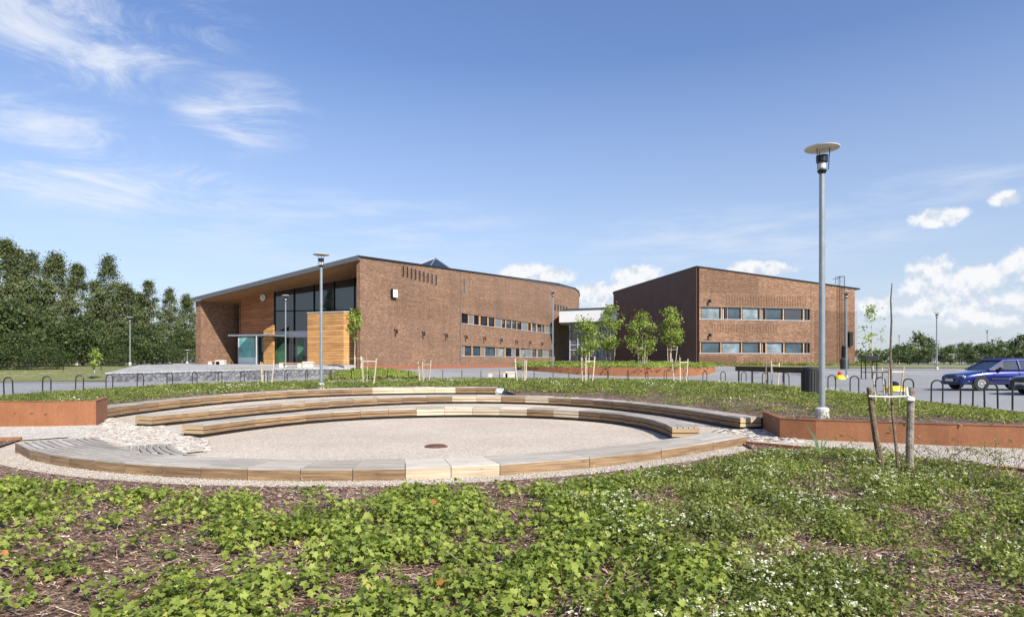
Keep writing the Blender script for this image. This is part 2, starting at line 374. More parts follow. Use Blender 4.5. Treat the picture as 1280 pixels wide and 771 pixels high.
def cloud_mesh(name, pos, nrm, head, size, rnd, tv, tf, material, parent=None, smooth=False):
    """N copies of a small template (leaf, petal, chip) in one mesh; template x = width, y = length, z = normal"""
    N = len(pos); tv = np.asarray(tv, float); T = len(tv); tf = np.asarray(tf, int)
    n = nrm/np.linalg.norm(nrm, axis=1, keepdims=True)
    h = head-n*np.sum(head*n, axis=1, keepdims=True); h /= (np.linalg.norm(h, axis=1, keepdims=True)+1e-9)
    s = np.cross(h, n)
    sz = np.asarray(size); sz = sz[:, None] if sz.ndim == 1 else sz
    sx, sy = (sz[:, 0], sz[:, -1])
    V = (pos[:, None, :] + s[:, None, :]*(tv[None, :, 0:1]*sx[:, None, None]) + h[:, None, :]*(tv[None, :, 1:2]*sy[:, None, None]) + n[:, None, :]*(tv[None, :, 2:3]*sx[:, None, None]))
    V = V.reshape(-1, 3); Fc = (tf[None]+(np.arange(N)*T)[:, None, None]).reshape(-1, tf.shape[1])
    me = bpy.data.meshes.new(name); k = tf.shape[1]; nf = len(Fc)
    me.vertices.add(len(V)); me.vertices.foreach_set('co', V.astype(np.float32).ravel())
    me.loops.add(nf*k); me.loops.foreach_set('vertex_index', Fc.astype(np.int32).ravel())
    me.polygons.add(nf); me.polygons.foreach_set('loop_start', (np.arange(nf)*k).astype(np.int32))
    try: me.polygons.foreach_set('loop_total', np.full(nf, k, dtype=np.int32))
    except Exception: pass
    me.update(calc_edges=True)
    at = me.attributes.new('rnd', 'FLOAT', 'POINT'); at.data.foreach_set('value', np.repeat(np.clip(rnd, 0, 1), T).astype(np.float32))
    me.materials.append(material)
    o = bpy.data.objects.new(name, me); COL.objects.link(o)
    if parent: o.parent = parent
    return o
def rv(n): a = RNG.normal(size=(n, 3)); return a/np.linalg.norm(a, axis=1, keepdims=True)
LEAF_MAPLE_V = [(0,0,0),(.42,.05,.08),(.28,.26,.05),(.54,.56,.10),(.20,.62,.03),(0,1,-.05),(-.42,.05,.08),(-.28,.26,.05),(-.54,.56,.10),(-.20,.62,.03)]
LEAF_MAPLE_F = [(0,1,2,3,4,5),(5,9,8,7,6,0)]
LEAF_V = [(0,0,0),(.32,.4,.05),(0,1,0),(-.32,.4,.05)]; LEAF_F = [(0,1,2,3)]

# ------------------------------------------------------------------ terrain and plan geometry
def sst(a, b, x):
    t = np.clip((x-a)/(b-a), 0, 1); return t*t*(3-2*t)
def H(x, y):                                                     # lie of the land
    return float(.75*sst(51, 60, y)+.2*sst(16.5, 21, x)*sst(16, 26, y)*(1-sst(51, 60, y))+.28*sst(60, 72, y)*sst(4, 14, x)+.35*sst(58, 75, y)*sst(-22, -34, x))
def LG(x, y):                                                    # gravel yard level
    return float(.15*sst(18, 26, y))
def unp(px, py, lev=0.):                                          # photo measurement -> plan position on a level surface
    Z = (CAMH-lev)*F/(py-HZ); return ((px-CX)/F*Z, Z)
def atz(px, Z): return (px-CX)/F*Z
def smooth_curve(pts, deg=5, n=60):
    P = np.array(pts); d = np.r_[0, np.cumsum(np.hypot(*np.diff(P, axis=0).T))]; t = d/d[-1]
    fx = np.polyfit(t, P[:, 0], deg); fy = np.polyfit(t, P[:, 1], deg); tt = np.linspace(0, 1, n)
    return np.c_[np.polyval(fx, tt), np.polyval(fy, tt)]
def resample(P, step=None, n=None):
    P = np.asarray(P); d = np.r_[0, np.cumsum(np.hypot(*np.diff(P, axis=0).T))]
    n = n or max(2, int(round(d[-1]/step))+1); t = np.linspace(0, d[-1], n)
    return np.c_[np.interp(t, d, P[:, 0]), np.interp(t, d, P[:, 1])]
def offset(P, d):                                                # to the left of travel direction
    P = np.asarray(P, float); T = np.gradient(P, axis=0); T /= np.linalg.norm(T, axis=1, keepdims=True)
    return P+np.c_[-T[:, 1], T[:, 0]]*d
def inside(pt, poly):
    x, y = pt; c = False; n = len(poly)
    for i in range(n):
        x0, y0 = poly[i]; x1, y1 = poly[i-1]
        if (y0 > y) != (y1 > y) and x < (x1-x0)*(y-y0)/(y1-y0)+x0: c = not c
    return c
def inside_np(P, poly):
    c = np.zeros(len(P), bool); n = len(poly)
    for i in range(n):
        x0, y0 = poly[i]; x1, y1 = poly[i-1]
        if y0 == y1: continue
        k = ((y0 > P[:, 1]) != (y1 > P[:, 1])) & (P[:, 0] < (x1-x0)*(P[:, 1]-y0)/(y1-y0)+x0); c ^= k
    return c
def sheet(name, poly, hf, step, material, thick=None):
    """surface over a plan outline that follows the height function"""
    poly = [tuple(map(float, p)) for p in poly]; xs = [p[0] for p in poly]; ys = [p[1] for p in poly]
    B = []
    for i, a in enumerate(poly):
        b = poly[(i+1) % len(poly)]; k = max(1, int(math.hypot(b[0]-a[0], b[1]-a[1])/(step*1.2)))
        B += [(a[0]+(b[0]-a[0])*j/k, a[1]+(b[1]-a[1])*j/k) for j in range(k)]
    nb = len(B); V = [Vector(p) for p in B]
    gx, gy = np.meshgrid(np.arange(min(xs)+step/2, max(xs), step), np.arange(min(ys)+step/2, max(ys), step))
    G = np.c_[gx.ravel(), gy.ravel()]; G = G[inside_np(G, poly)]
    Bn = np.array(B)
    if len(G): G = G[np.array([np.min(np.hypot(*(Bn-g).T)) > step*.35 for g in G])]
    V += [Vector(g) for g in G]
    vo, eo, fo, *_ = geometry.delaunay_2d_cdt(V, [], [list(range(nb))], 1, 1e-5)
    me = bpy.data.meshes.new(name)
    vv = [(p.x, p.y, hf(p.x, p.y)) for p in vo]; ff = []
    for f in fo:
        a, b, c = (vo[i] for i in f[:3]); cr = (b.x-a.x)*(c.y-a.y)-(b.y-a.y)*(c.x-a.x)
        ff.append(tuple(f) if cr > 0 else tuple(f)[::-1])
    me.from_pydata(vv, [], ff); me.materials.append(material); me.update()
    me.polygons.foreach_set('use_smooth', [True]*len(ff))
    o = bpy.data.objects.new(name, me); COL.objects.link(o)
    return tag(o, kind='structure')

# kerb of the horseshoe-shaped planting bed
UK = np.array([(-20.8, 9), (-20.8, 18), (-20.8, 27), (-20.8, 34), (-20.0, 40), (-17.6, 45), (-13.5, 48.6), (-7.5, 50.3), (0, 50.8), (7, 50.2), (11.4, 47.4),
               (14.2, 42.5), (15.4, 37), (15.5, 31), (15.1, 26), (14.6, 21), (14.2, 16), (14.0, 11), (14.0, 7)])
UKs = []                                                          # Catmull-Rom
for i in range(len(UK)-1):
    p0, p1, p2, p3 = UK[max(i-1, 0)], UK[i], UK[i+1], UK[min(i+2, len(UK)-1)]
    for t in np.linspace(0, 1, 8, endpoint=False):
        UKs.append(.5*((2*p1)+(-p0+p2)*t+(2*p0-5*p1+4*p2-p3)*t*t+(-p0+3*p1-3*p2+p3)*t**3))
UKs = np.array(UKs+[UK[-1]])
# benches: foot of the inner face, left end to right end (photo measurements dropped onto the yard)
inner_c = smooth_curve([unp(*p) for p in ((254,545),(282,541),(320,536),(370,529.5),(427,525),(480,522.3),(535,520.8),(607,520.6),(640,521),(715,523.5),(765,528),(800,534),(825,540.5),(840,548.5))])
mid_c = smooth_curve([unp(x, y, .04) for x, y in ((187,530.5),(250,524.5),(320,516.5),(395,511),(445,508.2),(507,505.8),(570,504.8),(640,505),(705,507),(765,511),(825,517.2),(877,524.5),(909,530.5),(924,534))])
outer_c = smooth_curve([unp(x, y, .13) for x, y in ((131,517),(200,508.5),(320,499.5),(420,495.3),(495,493.4),(555,492.8),(620,492.8))], 3)
deck_c = smooth_curve([unp(*p) for p in ((19,563.5),(37.5,574),(85,583),(156,591),(225,596),(320,599.6),(420,600.4),(504,598.6),(626,593),(737,585),(826,572.5),(891,563),(934,554))], 6)
BW = .53
mid_back = offset(mid_c, BW-.12); outer_back = offset(outer_c, BW-.12)
# corten retaining walls
RW = [unp(x, y) for x, y in ((958,541),(975,546.5),(1020,549.5),(1085,552),(1185,556.5),(1280,560))]
_e = offset(mid_c, BW)[-1]; RW[0] = (float(_e[0])+.03, float(_e[1])-.0)
d_ = (RW[-1][0]-RW[-2][0], RW[-1][1]-RW[-2][1]); RW.append((13.9, RW[-1][1]+d_[1]/d_[0]*(13.9-RW[-1][0])))
LW = [(-20.7, 14.6), unp(0, 532.5), unp(60, 532), unp(120, 530.6)]
LWE = (outer_c[0][0]+.05, outer_c[0][1]+.02)
bed_inner = [*RW[::-1]] + [tuple(p) for p in mid_back[::-1][1:] if p[0] > -.2] + [(-.25, 24.5), (outer_back[-1][0]+.3, outer_back[-1][1]-.1)] + [tuple(p) for p in outer_back[::-1]] + [LWE] + [*LW[::-1]]
bed_poly = [tuple(p) for p in UKs if True and p[1] > 14.6 or p[0] > 0 and p[1] > 9.4] + bed_inner
def ukd(P):
    P = np.atleast_2d(P); A = resample(UKs, .5); return np.min(np.hypot(P[:, None, 0]-A[None, :, 0], P[:, None, 1]-A[None, :, 1]), axis=1)
_A = resample(UKs, .5)
_back = np.array([tuple(p) for p in outer_back]+[tuple(p) for p in mid_back if p[0] > 0])
def HB(x, y):                                                    # planting bed level
    d = float(np.min(np.hypot(_A[:, 0]-x, _A[:, 1]-y)))
    b = .04+(.35-.11*float(sst(-4, -12, x))-.20*float(sst(26, 44, y)))*float(sst(0, 5.5, d))
    e = float(np.min(np.hypot(_back[:, 0]-x, _back[:, 1]-y)))
    k = float(sst(2.2, .15, e)); t = LG(x, y)+(.235 if x > 0 and y < 22.6 else .262)
    return b*(1-k)+t*k

# ------------------------------------------------------------------ ground sheets
def big_ground():
    xs = np.unique(np.r_[-2500, -1200, -600, -300, -160, np.arange(-100, 121, 4), 160, 300, 600, 1200, 2500]); ys = np.unique(np.r_[-600, -200, -60, -20, np.arange(0, 121, 3), 150, 220, 400, 800, 1600, 4500])
    v = [(x, y, H(x, y)-.05-(.2 if 0 < y < 55 and -25 < x < 18 else 0)) for y in ys for x in xs]; n = len(xs)
    f = [(j*n+i, j*n+i+1, (j+1)*n+i+1, (j+1)*n+i) for j in range(len(ys)-1) for i in range(n-1)]
    me = bpy.data.meshes.new('ground'); me.from_pydata(v, [], f); me.materials.append(M['grass'])
    o = bpy.data.objects.new('ground', me); COL.objects.link(o); tag(o, kind='structure')
big_ground()
kerb_out = [tuple(p) for p in resample(UKs, 1.5)]
sheet('asphalt', [(-70, 9), *kerb_out, (14, -3), (120, -3), (120, 84), (34, 84), (13, 82), (13, 98), (-20, 98), (-20, 62), (-34, 49), (-70, 47)], lambda x, y: H(x, y)-.02, 1.6, M['asphalt'])
sheet('gravel_yard', [(-20.8, 7.2), *[tuple(p) for p in resample(UKs, 1.5) if p[1] < 27 and p[0] < 0], (-12, 27.6), (0, 27.6), (8, 20), (14.5, 20), (14, 6.2), (0, 7.0)], lambda x, y: LG(x, y)-.03, .6, M['gravel'])
# paler gravel: margin before the deck and the paths along the corten walls
def front_margin():
    a = [tuple(p) for p in offset(deck_c, -.42)[3:-4]]; b = [tuple(p) for p in offset(deck_c, .3)]
    return a + [tuple(p) for p in b[::-1]]
sheet('gravel_margin', front_margin(), lambda x, y: LG(x, y)-.012, .4, M['wgravel'])
edgeR = [unp(x, y, .03) for x, y in ((932, 553.5), (960, 556), (1067, 566), (1177, 577), (1280, 588.5))]
d_ = (edgeR[-1][0]-edgeR[-2][0], edgeR[-1][1]-edgeR[-2][1]); edgeR.append((13.6, edgeR[-1][1]+d_[1]/d_[0]*(13.6-edgeR[-1][0])))
edgeL = [(-20.7, 12.6), unp(0, 549.5, .03), unp(26, 547.5, .03)]
sheet('gravel_path', [*edgeR, RW[-1], *RW[::-1][1:], unp(925, 536), unp(890, 543)], lambda x, y: LG(x, y)-.008, .5, M['wgravel'])
sheet('gravel_path', [*edgeL, unp(95, 545), unp(150, 535), *LW[::-1]], lambda x, y: LG(x, y)-.008, .5, M['wgravel'])
sheet('gravel_path', [unp(*p) for p in ((84,547),(98,562),(125,568),(160,570),(226,566),(262,562),(250,548),(205,531),(160,528),(135,519),(128,530),(100,541))], lambda x, y: LG(x, y)-.006, .5, M['wgravel'])
sheet('mulch_bed', bed_poly, HB, .7, M['mulch'])
# foreground mulch bed, slightly humped
fr = [tuple(p) for p in offset(deck_c, -.46)]
fg_poly = [(-20.7, 1.0), (13.6, 1.0), *edgeR[::-1], *[p for p in fr[::-1] if p[0] < edgeR[0][0]-.1 and p[0] > edgeL[-1][0]+.1], *edgeL[::-1]]
_fb = np.array(resample(np.array([*edgeR[::-1], *[p for p in fr[::-1] if p[0] < edgeR[0][0]-.1 and p[0] > edgeL[-1][0]+.1], *edgeL[::-1]]), .3))
def HF(x, y):
    d = float(np.min(np.hypot(_fb[:, 0]-x, _fb[:, 1]-y)))
    return .01+.05*float(sst(0, 1.2, d))+.025*math.sin(x*1.3+.5*y)*math.cos(y*1.7)*float(sst(.2, 1.5, d))
sheet('mulch_bed', fg_poly, HF, .5, M['mulch'])
# kerb strips (thin corten edging)
def strip(P, w_, z0, z1, hf, name, material, parent=None, kind='structure', lab=None, cat=None, step=1.):
    P = resample(np.array(P), step); Q = offset(P, w_); mb = MB(); L = 0
    for i in range(len(P)-1):
        a, b, c, d = P[i], P[i+1], Q[i+1], Q[i]; l = np.hypot(*(b-a))
        h = [hf(*q) for q in (a, b, c, d)]
        lo_ = [(q[0], q[1], k+z0) for q, k in zip((a, b, c, d), h)]; hi = [(q[0], q[1], k+z1) for q, k in zip((a, b, c, d), h)]
        mb.poly(hi); mb.poly([lo_[0], lo_[1], hi[1], hi[0]], uv=[(L, z0), (L+l, z0), (L+l, z1), (L, z1)]); mb.poly([lo_[2], lo_[3], hi[3], hi[2]]); L += l
        if i == 0: mb.poly([lo_[3], lo_[0], hi[0], hi[3]])
        if i == len(P)-2: mb.poly([lo_[1], lo_[2], hi[2], hi[1]])
    o = mb.build(name, material, parent)
    if kind: tag(o, kind=kind)
    if lab: tag(o, lab, cat)
    return o
strip(UKs, .10, -.3, .085, lambda x, y: 0., 'bed_edging', M['corten'], kind=None, lab='low rusty steel edging between the horseshoe bed and the bike hoops', cat='edging')
strip(edgeR, .06, -.2, .06, lambda x, y: 0., 'bed_edging', M['corten'], kind=None, lab='thin rusty steel edging between the front right shrubs and the pale gravel path', cat='edging')
strip(edgeL, .06, -.2, .05, lambda x, y: 0., 'bed_edging', M['corten'], kind=None, lab='short rusty steel edging at the far left of the gravel path', cat='edging')

# corten retaining walls
def corten_wall(P, top, label, end=None, thick=.05):
    """folded steel planter wall: face, top lip"""
    P = [tuple(p) for p in P]; r = empty('retaining_wall', (*P[0], 0), 0, label, 'wall')
    mb = MB(); L = 0; o0 = np.array(P[0])
    Q = offset(np.array(P), thick) - o0; A = np.array(P)-o0
    for i in range(len(P)-1):
        l = np.hypot(*(A[i+1]-A[i])); a, b, c, d = A[i], A[i+1], Q[i+1], Q[i]
        mb.poly([(*a, -.2), (*b, -.2), (*b, top), (*a, top)], uv=[(L, 0), (L+l, 0), (L+l, top), (L, top)])
        mb.poly([(*c, -.2), (*d, -.2), (*d, top), (*c, top)]); mb.poly([(*a, top), (*b, top), (*c, top), (*d, top)]); L += l
    mb.build('steel_face', M['corten'], r)
    ld_ = MB(); Q2 = offset(np.array(P), .12)-o0
    for i in range(len(P)-1):
        a, b, c, d = A[i], A[i+1], Q2[i+1], Q2[i]
        e = offset(np.array(P), -.012)-o0
        a, b = e[i], e[i+1]
        ld_.prism([tuple(a), tuple(b), tuple(c), tuple(d)], top+.002, top+.014)
    ld_.build('top_lip', M['corten'], r)
    return r
corten_wall(RW, .375, 'long rusty steel retaining wall behind the gravel path on the right')
wl = corten_wall([*LW, LWE], .56, 'rusty steel retaining wall with a square end at the left of the benches')

# ------------------------------------------------------------------ curved timber benches and deck
def seg_block(mb, A, B, nA, nB, o0, o1, z0, z1, L0, mi=0, org=(0, 0), me_=0):
    """straight block between two stations, across offsets o0..o1"""
    a0, a1, b0, b1 = A+nA*o0, A+nA*o1, B+nB*o0, B+nB*o1; l = float(np.hypot(*(B-A)))
    P = [(p[0]-org[0], p[1]-org[1]) for p in (a0, b0, b1, a1)]
    Lo = [(*p, z0) for p in P]; Hi = [(*p, z1) for p in P]
    w_ = abs(o1-o0); t = z1-z0
    mb.poly(Hi, uv=[(L0, o0), (L0+l, o0), (L0+l, o1), (L0, o1)], mi=mi); mb.poly(Lo[::-1], mi=mi)
    mb.poly([Lo[0], Lo[1], Hi[1], Hi[0]], uv=[(L0, z0), (L0+l, z0), (L0+l, z1), (L0, z1)], mi=mi)
    mb.poly([Lo[2], Lo[3], Hi[3], Hi[2]], uv=[(L0+l, z0), (L0, z0), (L0, z1), (L0+l, z1)], mi=mi)
    mb.poly([Lo[1], Lo[2], Hi[2], Hi[1]], uv=[(0, z0+9), (w_*.2, z0+9), (w_*.2, z1+9), (0, z1+9)], mi=me_)
    mb.poly([Lo[3], Lo[0], Hi[0], Hi[3]], uv=[(0, z0+9), (w_*.2, z0+9), (w_*.2, z1+9), (0, z1+9)], mi=me_)

def bench(curve, hgt, sec, label, pale=(), nslat=5, width=BW):
    P = resample(curve, sec); n = len(P); T = np.gradient(P, axis=0); T /= np.linalg.norm(T, axis=1, keepdims=True); Nn = np.c_[-T[:, 1], T[:, 0]]
    o0 = P[0].copy(); r = empty('curved_bench', (o0[0], o0[1], 0), 0, label, 'bench', 'curved timber benches round the gravel circle')
    sb = MB(); L = 0
    for i in range(n-1):
        A, B = P[i].copy(), P[i+1].copy(); l = np.hypot(*(B-A)); t = (B-A)/l; lev = LG(*((A+B)/2))
        A2, B2 = A+t*.004, B-t*.004
        mp = i in pale
        mb = MB(); q = (hgt-.03)/2
        seg_block(mb, A2, B2, Nn[i], Nn[i+1], 0, width, lev+.045, lev+.03+q-.008, L, org=o0, me_=1)
        seg_block(mb, A2, B2, Nn[i], Nn[i+1], .005, width-.005, lev+.03+q+.008, lev+hgt-.002, L+.4, org=o0, me_=1)
        mb.build('beam_section', [M['face_pale' if mp else 'face'], M['endgrain']], r)
        ts = MB(); sw = width/nslat
        for k in range(nslat):
            seg_block(ts, A2, B2, Nn[i], Nn[i+1], k*sw+(.0 if k == 0 else .008), (k+1)*sw-(.0 if k == nslat-1 else .008), lev+hgt, lev+hgt+.028, L+k*3.3, org=o0)
        ts.build('top_slats', M['top_pale' if mp and i % 2 else 'top'], r)
        seg_block(sb, A, B, Nn[i], Nn[i+1], .05, width-.05, lev-.1, lev+.045, L, org=o0); L += l
    sb.build('base_frame', M['darkmetal'], r)
    return r
bench(inner_c, .205, .78, 'innermost curved timber bench, directly round the gravel circle', (8, 9, 10, 11, 13))
bench(mid_c, .225, .86, 'middle curved timber bench, the longest, ending beside the rusty wall at right', (12, 13, 15))
bench(outer_c, .26, .86, 'outermost curved timber bench, ending at the white boulder', (13, 14, 15, 16))

def deck():
    r = empty('timber_deck', (float(deck_c[0][0]), float(deck_c[0][1]), 0), 0, 'low curved slatted timber deck along the front of the gravel circle', 'deck')
    o0 = deck_c[0].copy(); Hd = .125; WD = .74; ns = 7
    # board joints as in the photograph
    px = [19, 38, 62, 85, 120, 156, 200, 250, 310, 375, 440, 505, 565, 626, 737, 826, 891, 934]
    D = resample(deck_c, n=400); pxs = CX+D[:, 0]/D[:, 1]*F
    idx = [int(np.argmin(abs(pxs[:(400)]-p))) for p in px]; idx[0] = 0; idx[-1] = 399
    P = D[idx]; T = np.gradient(D, axis=0)[idx]; T /= np.linalg.norm(T, axis=1, keepdims=True); Nn = np.c_[-T[:, 1], T[:, 0]]
    L = 0
    for i in range(len(P)-1):
        A, B = P[i], P[i+1]; l = np.hypot(*(B-A)); t = (B-A)/l; A2, B2 = A+t*.005, B-t*.005; pale = i in (11, 12)
        mb = MB(); seg_block(mb, A2, B2, Nn[i], Nn[i+1], 0, .05, -.02, Hd-.002, L, org=o0)
        s = MB(); s.poly; 
        for k in range(ns):
            w0 = k*WD/ns
            seg_block(s, A2, B2, Nn[i], Nn[i+1], w0+(0 if k == 0 else .011), w0+WD/ns-.011, Hd-.022 if k else Hd-.0, Hd+.022, L+2.7*k, org=o0)
        sec = s.build('deck_section', M['top_pale' if pale else 'top'], r)
        mb.build('edge_board', M['face_pale' if pale else 'face'], sec)
        L += l
    # fanned extra slats at the left: run beyond the main strip
    def fan(pts, base_off, n_, sw, j1, name):
        pass
    fl = MB(); A = D[:150]; n1 = offset(D, 1)-D
    for k in range(4):                                            # widening of the left end
        a0 = WD+k*.105+.010; a1 = a0+.084; st, en = 0, int(78-14*k)
        for i in range(st, en, 6):
            j = min(i+6, en)
            seg_block(fl, D[i], D[j], n1[i], n1[j], a0, a1, Hd-.022, Hd+.022, i*.03, org=o0)
    fl.build('fan_slats', M['top'], r)
    # second fan that leaves the strip towards the stones
    c2 = smooth_curve([unp(x, y, Hd) for x, y in ((214, 555.5), (222, 563.5), (240, 569.5), (275, 574.5), (320, 577.5), (395, 579.2), (505, 578.6))], 4)
    c2 = resample(c2, n=60); n2 = c2-offset(c2, 1); f2 = MB()
    for k in range(8):
        a0 = k*.095+.004; a1 = a0+.079
        for i in range(0, 54, 3):
            m_ = c2[i+1]+n2[i+1]*(a0+.05)
            if np.min(np.hypot(*(D+n1*WD-m_).T)) < .06 or np.min(np.hypot(*(D-m_).T)) < WD+.02: continue
            seg_block(f2, c2[i], c2[i+3], n2[i], n2[i+3], a1, a0, Hd-.03, Hd+.019, i*.1, org=o0)
    f2.build('fan_slats', M['top'], r)
    bs = MB()
    for i in range(0, 395, 6):
        j = min(i+6, 399); seg_block(bs, D[i], D[j], n1[i], n1[j], .06, WD-.03, -.02, Hd-.026, 0, org=o0)
    bs.build('base_frame', M['darkmetal'], r)
deck()

# drain, boulder, stones
g = MB(); gx, gy = unp(545, 556)
dr = empty('drain_cover', (gx, gy, LG(gx, gy)-.03), 0, 'small round rusty drain cover in the middle of the gravel circle', 'drain')
g.lathe([(0, .02), (.13, .022), (.17, .03), (.2, .012), (.23, -.01)], seg=18)
for a in range(5): g.box((-.11, -.1+a*.045, .021), (.11, -.08+a*.045, .034))
g.build('cover', M['deadwood'], dr)
def rock(name, c, s, seed, material, rough=.25, sub=2):
    bm = bmesh.new(); bmesh.ops.create_icosphere(bm, subdivisions=sub, radius=1); rr = random.Random(seed)
    ax = [(Vector((rr.gauss(0, 1), rr.gauss(0, 1), rr.gauss(0, 1))).normalized(), rr.uniform(.55, .95)) for _ in range(9)]
    for v in bm.verts:
        for a, d in ax:
            k = v.co.dot(a)
            if k > d: v.co -= a*(k-d)
        v.co = Vector((v.co.x*s[0], v.co.y*s[1], v.co.z*s[2]))
    me = bpy.data.meshes.new(name); bm.to_mesh(me); bm.free(); me.materials.append(material)
    o = bpy.data.objects.new(name, me); COL.objects.link(o); o.location = c; o.rotation_euler.z = rr.uniform(0, 6)
    return o
bx_, by_ = outer_c[-1][0]+.32, outer_c[-1][1]+.15
tag(rock('boulder', (bx_, by_, .22), (.42, .36, .24), 3, mat('boulder_pale', (.72, .70, .66), .8, var=.1, vscale=6, bump=(12, .5)), sub=3), 'pale boulder at the right end of the outermost bench', 'boulder')
def stones(label, poly, n, s0, s1, seed):
    rs = np.random.default_rng(seed); xs = [p[0] for p in poly]; ys = [p[1] for p in poly]; P = []
    while len(P) < n:
        c = np.c_[rs.uniform(min(xs), max(xs), 500), rs.uniform(min(ys), max(ys), 500)]; P += list(c[inside_np(c, poly)])
    P = np.array(P[:n]); bm = bmesh.new(); bmesh.ops.create_icosphere(bm, subdivisions=1, radius=1)
    tv = np.array([v.co[:] for v in bm.verts]); tf = np.array([[v.index for v in f.verts] for f in bm.faces]); bm.free()
    tv[:, 2] *= .22; tv *= 1+.0*tv; tv += rs.normal(size=tv.shape)*.1
    nr = np.tile([0, 0, 1.], (n, 1))+rs.normal(size=(n, 3))*.06
    sz = rs.uniform(s0, s1, n); pos = np.c_[P, [LG(*p)-.016 for p in P]]
    o = cloud_mesh('paving_stones', pos, nr, rs.normal(size=(n, 3)), np.c_[sz, sz*rs.uniform(1, 1.5, n)], rs.uniform(0, 1, n), tv, tf, M['stonea'])
    return tag(o, label, 'stones', kind='stuff')
M['stonea'] = leaf_mat('stone_pebbles', [(0, (.32, .26, .205)), (.2, (.40, .315, .25)), (.45, (.43, .385, .325)), (.75, (.48, .435, .37)), (1, (.56, .525, .46))], trans=0., rough=.8)
stones('flat pale field stones set between the left bench ends and the deck', [unp(*p) for p in ((90,551),(98,560),(125,565),(160,566),(168,557),(214,554),(226,564),(262,562),(256,549),(222,541),(205,533),(160,530),(135,521),(128,532),(110,541))], 1500, .035, .085, 4)
stones('pale rounded stones beside the right ends of the benches', [unp(*p) for p in ((888,541),(905,535),(925,536.5),(962,536),(985,546),(1000,551),(960,552),(935,549))], 450, .035, .10, 5)

# ------------------------------------------------------------------ raised plaza
plz = {'A': (-30.5, 48, .66), 'B': (-18.2, 53.2, .92), 'C': (-14.6, 57.6, .86), 'G': (-20, 60.5, 1.24), 'C2': (-13.7, 60.4, 1.26), 'D': (-35, 60, 1.2), 'E': (-46, 90, 1.3), 'Fp': (-4, 90, 1.3)}
mb = MB()
def pz(*k, z=None): return [plz[i] if z is None else (*plz[i][:2], z) for i in k]
mb.poly(pz('A', 'B', 'G', 'D')); mb.poly(pz('B', 'C', 'C2', 'G')); mb.poly(pz('D', 'G', 'E')); mb.poly(pz('G', 'C2', 'Fp', 'E'))
def ground0(k): return (plz[k][0], plz[k][1], H(*plz[k][:2])-.1)
tag(mb.build('plaza', M['pave']), kind='structure')
mb = MB()
for a, b in (('A', 'B'), ('B', 'C')):
    L = math.dist(plz[a][:2], plz[b][:2]); mb.poly([ground0(a), ground0(b), plz[b], plz[a]], uv=[(0, 0), (L, 0), (L, .8), (0, .8)])
mb.poly([ground0('D'), ground0('A'), plz['A'], plz['D']])
mb.build('stone_face', M['wallstone'], None)
pw = bpy.data.objects['stone_face']; pw.name = 'plaza_wall'; tag(pw, 'low grey stone wall holding up the raised plaza before the entrance', 'wall')
mb = MB(); A, B, C_ = plz['A'], plz['B'], plz['C']
for a, b in ((A, B), (B, C_)):
    d = Vector(b)-Vector(a); n = Vector((d.y, -d.x, 0)).normalized()*.06
    mb.poly([Vector(a)+n+Vector((0,0,.012)), Vector(b)+n+Vector((0,0,.012)), Vector(b)-n*5+Vector((0,0,.012)), Vector(a)-n*5+Vector((0,0,.012))])
    mb.poly([Vector(a)+n-Vector((0,0,.08)), Vector(b)+n-Vector((0,0,.08)), Vector(b)+n+Vector((0,0,.012)), Vector(a)+n+Vector((0,0,.012))])
mb.build('coping', M['pave'], pw)

# ------------------------------------------------------------------ walls with openings
def wall(mb, path, zb, top, holes, depth=.18, mi=0, du=1.5, flip=False):
    """path: function u -> (x, y); holes: (u0, u1, z0, z1); outward normal is to the right of travel; reveals go inwards"""
    us = {0., path.L}
    for h in holes: us |= {h[0], h[1]}
    us = sorted(us); U = []
    for a, b in zip(us, us[1:]):
        k = max(1, int((b-a)/du)); U += [a+(b-a)*i/k for i in range(k)]
    U.append(us[-1])
    zs = sorted({h[2] for h in holes} | {h[3] for h in holes})
    for a, b in zip(U, U[1:]):
        Z = [(zb(a), zb(b))]+[(z, z) for z in zs]+[(top(a), top(b))]
        for (p0, p1), (q0, q1) in zip(Z, Z[1:]):
            m_ = (a+b)/2, (p0+p1+q0+q1)/4
            if any(h[0] < m_[0] < h[1] and h[2] < m_[1] < h[3] for h in holes): continue
            A, B = path(a), path(b)
            mb.poly([(*A, p0), (*B, p1), (*B, q1), (*A, q0)], uv=[(a, p0), (b, p1), (b, q1), (a, q0)], mi=mi)
    for h in holes:
        a, b, z0, z1 = h; n = path.nrm; I = lambda u: (path(u)[0]-n(u)[0]*depth, path(u)[1]-n(u)[1]*depth)
        A, B, A2, B2 = path(a), path(b), I(a), I(b)
        mb.poly([(*A, z0), (*A2, z0), (*A2, z1), (*A, z1)], uv=[(0, z0), (depth, z0), (depth, z1), (0, z1)], mi=mi)
        mb.poly([(*B2, z0), (*B, z0), (*B, z1), (*B2, z1)], uv=[(0, z0), (depth, z0), (depth, z1), (0, z1)], mi=mi)
        mb.poly([(*A, z0), (*B, z0), (*B2, z0), (*A2, z0)], mi=mi); mb.poly([(*A2, z1), (*B2, z1), (*B, z1), (*A, z1)], mi=mi)
class Line:
    def __init__(s, pts):
        s.P = np.array(pts, float); s.d = np.r_[0, np.cumsum(np.hypot(*np.diff(s.P, axis=0).T))]; s.L = float(s.d[-1])
    def __call__(s, u): return (float(np.interp(u, s.d, s.P[:, 0])), float(np.interp(u, s.d, s.P[:, 1])))
    def nrm(s, u):
        a, b = s(max(0, u-.01)), s(min(s.L, u+.01)); t = Vector((b[0]-a[0], b[1]-a[1])).normalized(); return (t.y, -t.x)

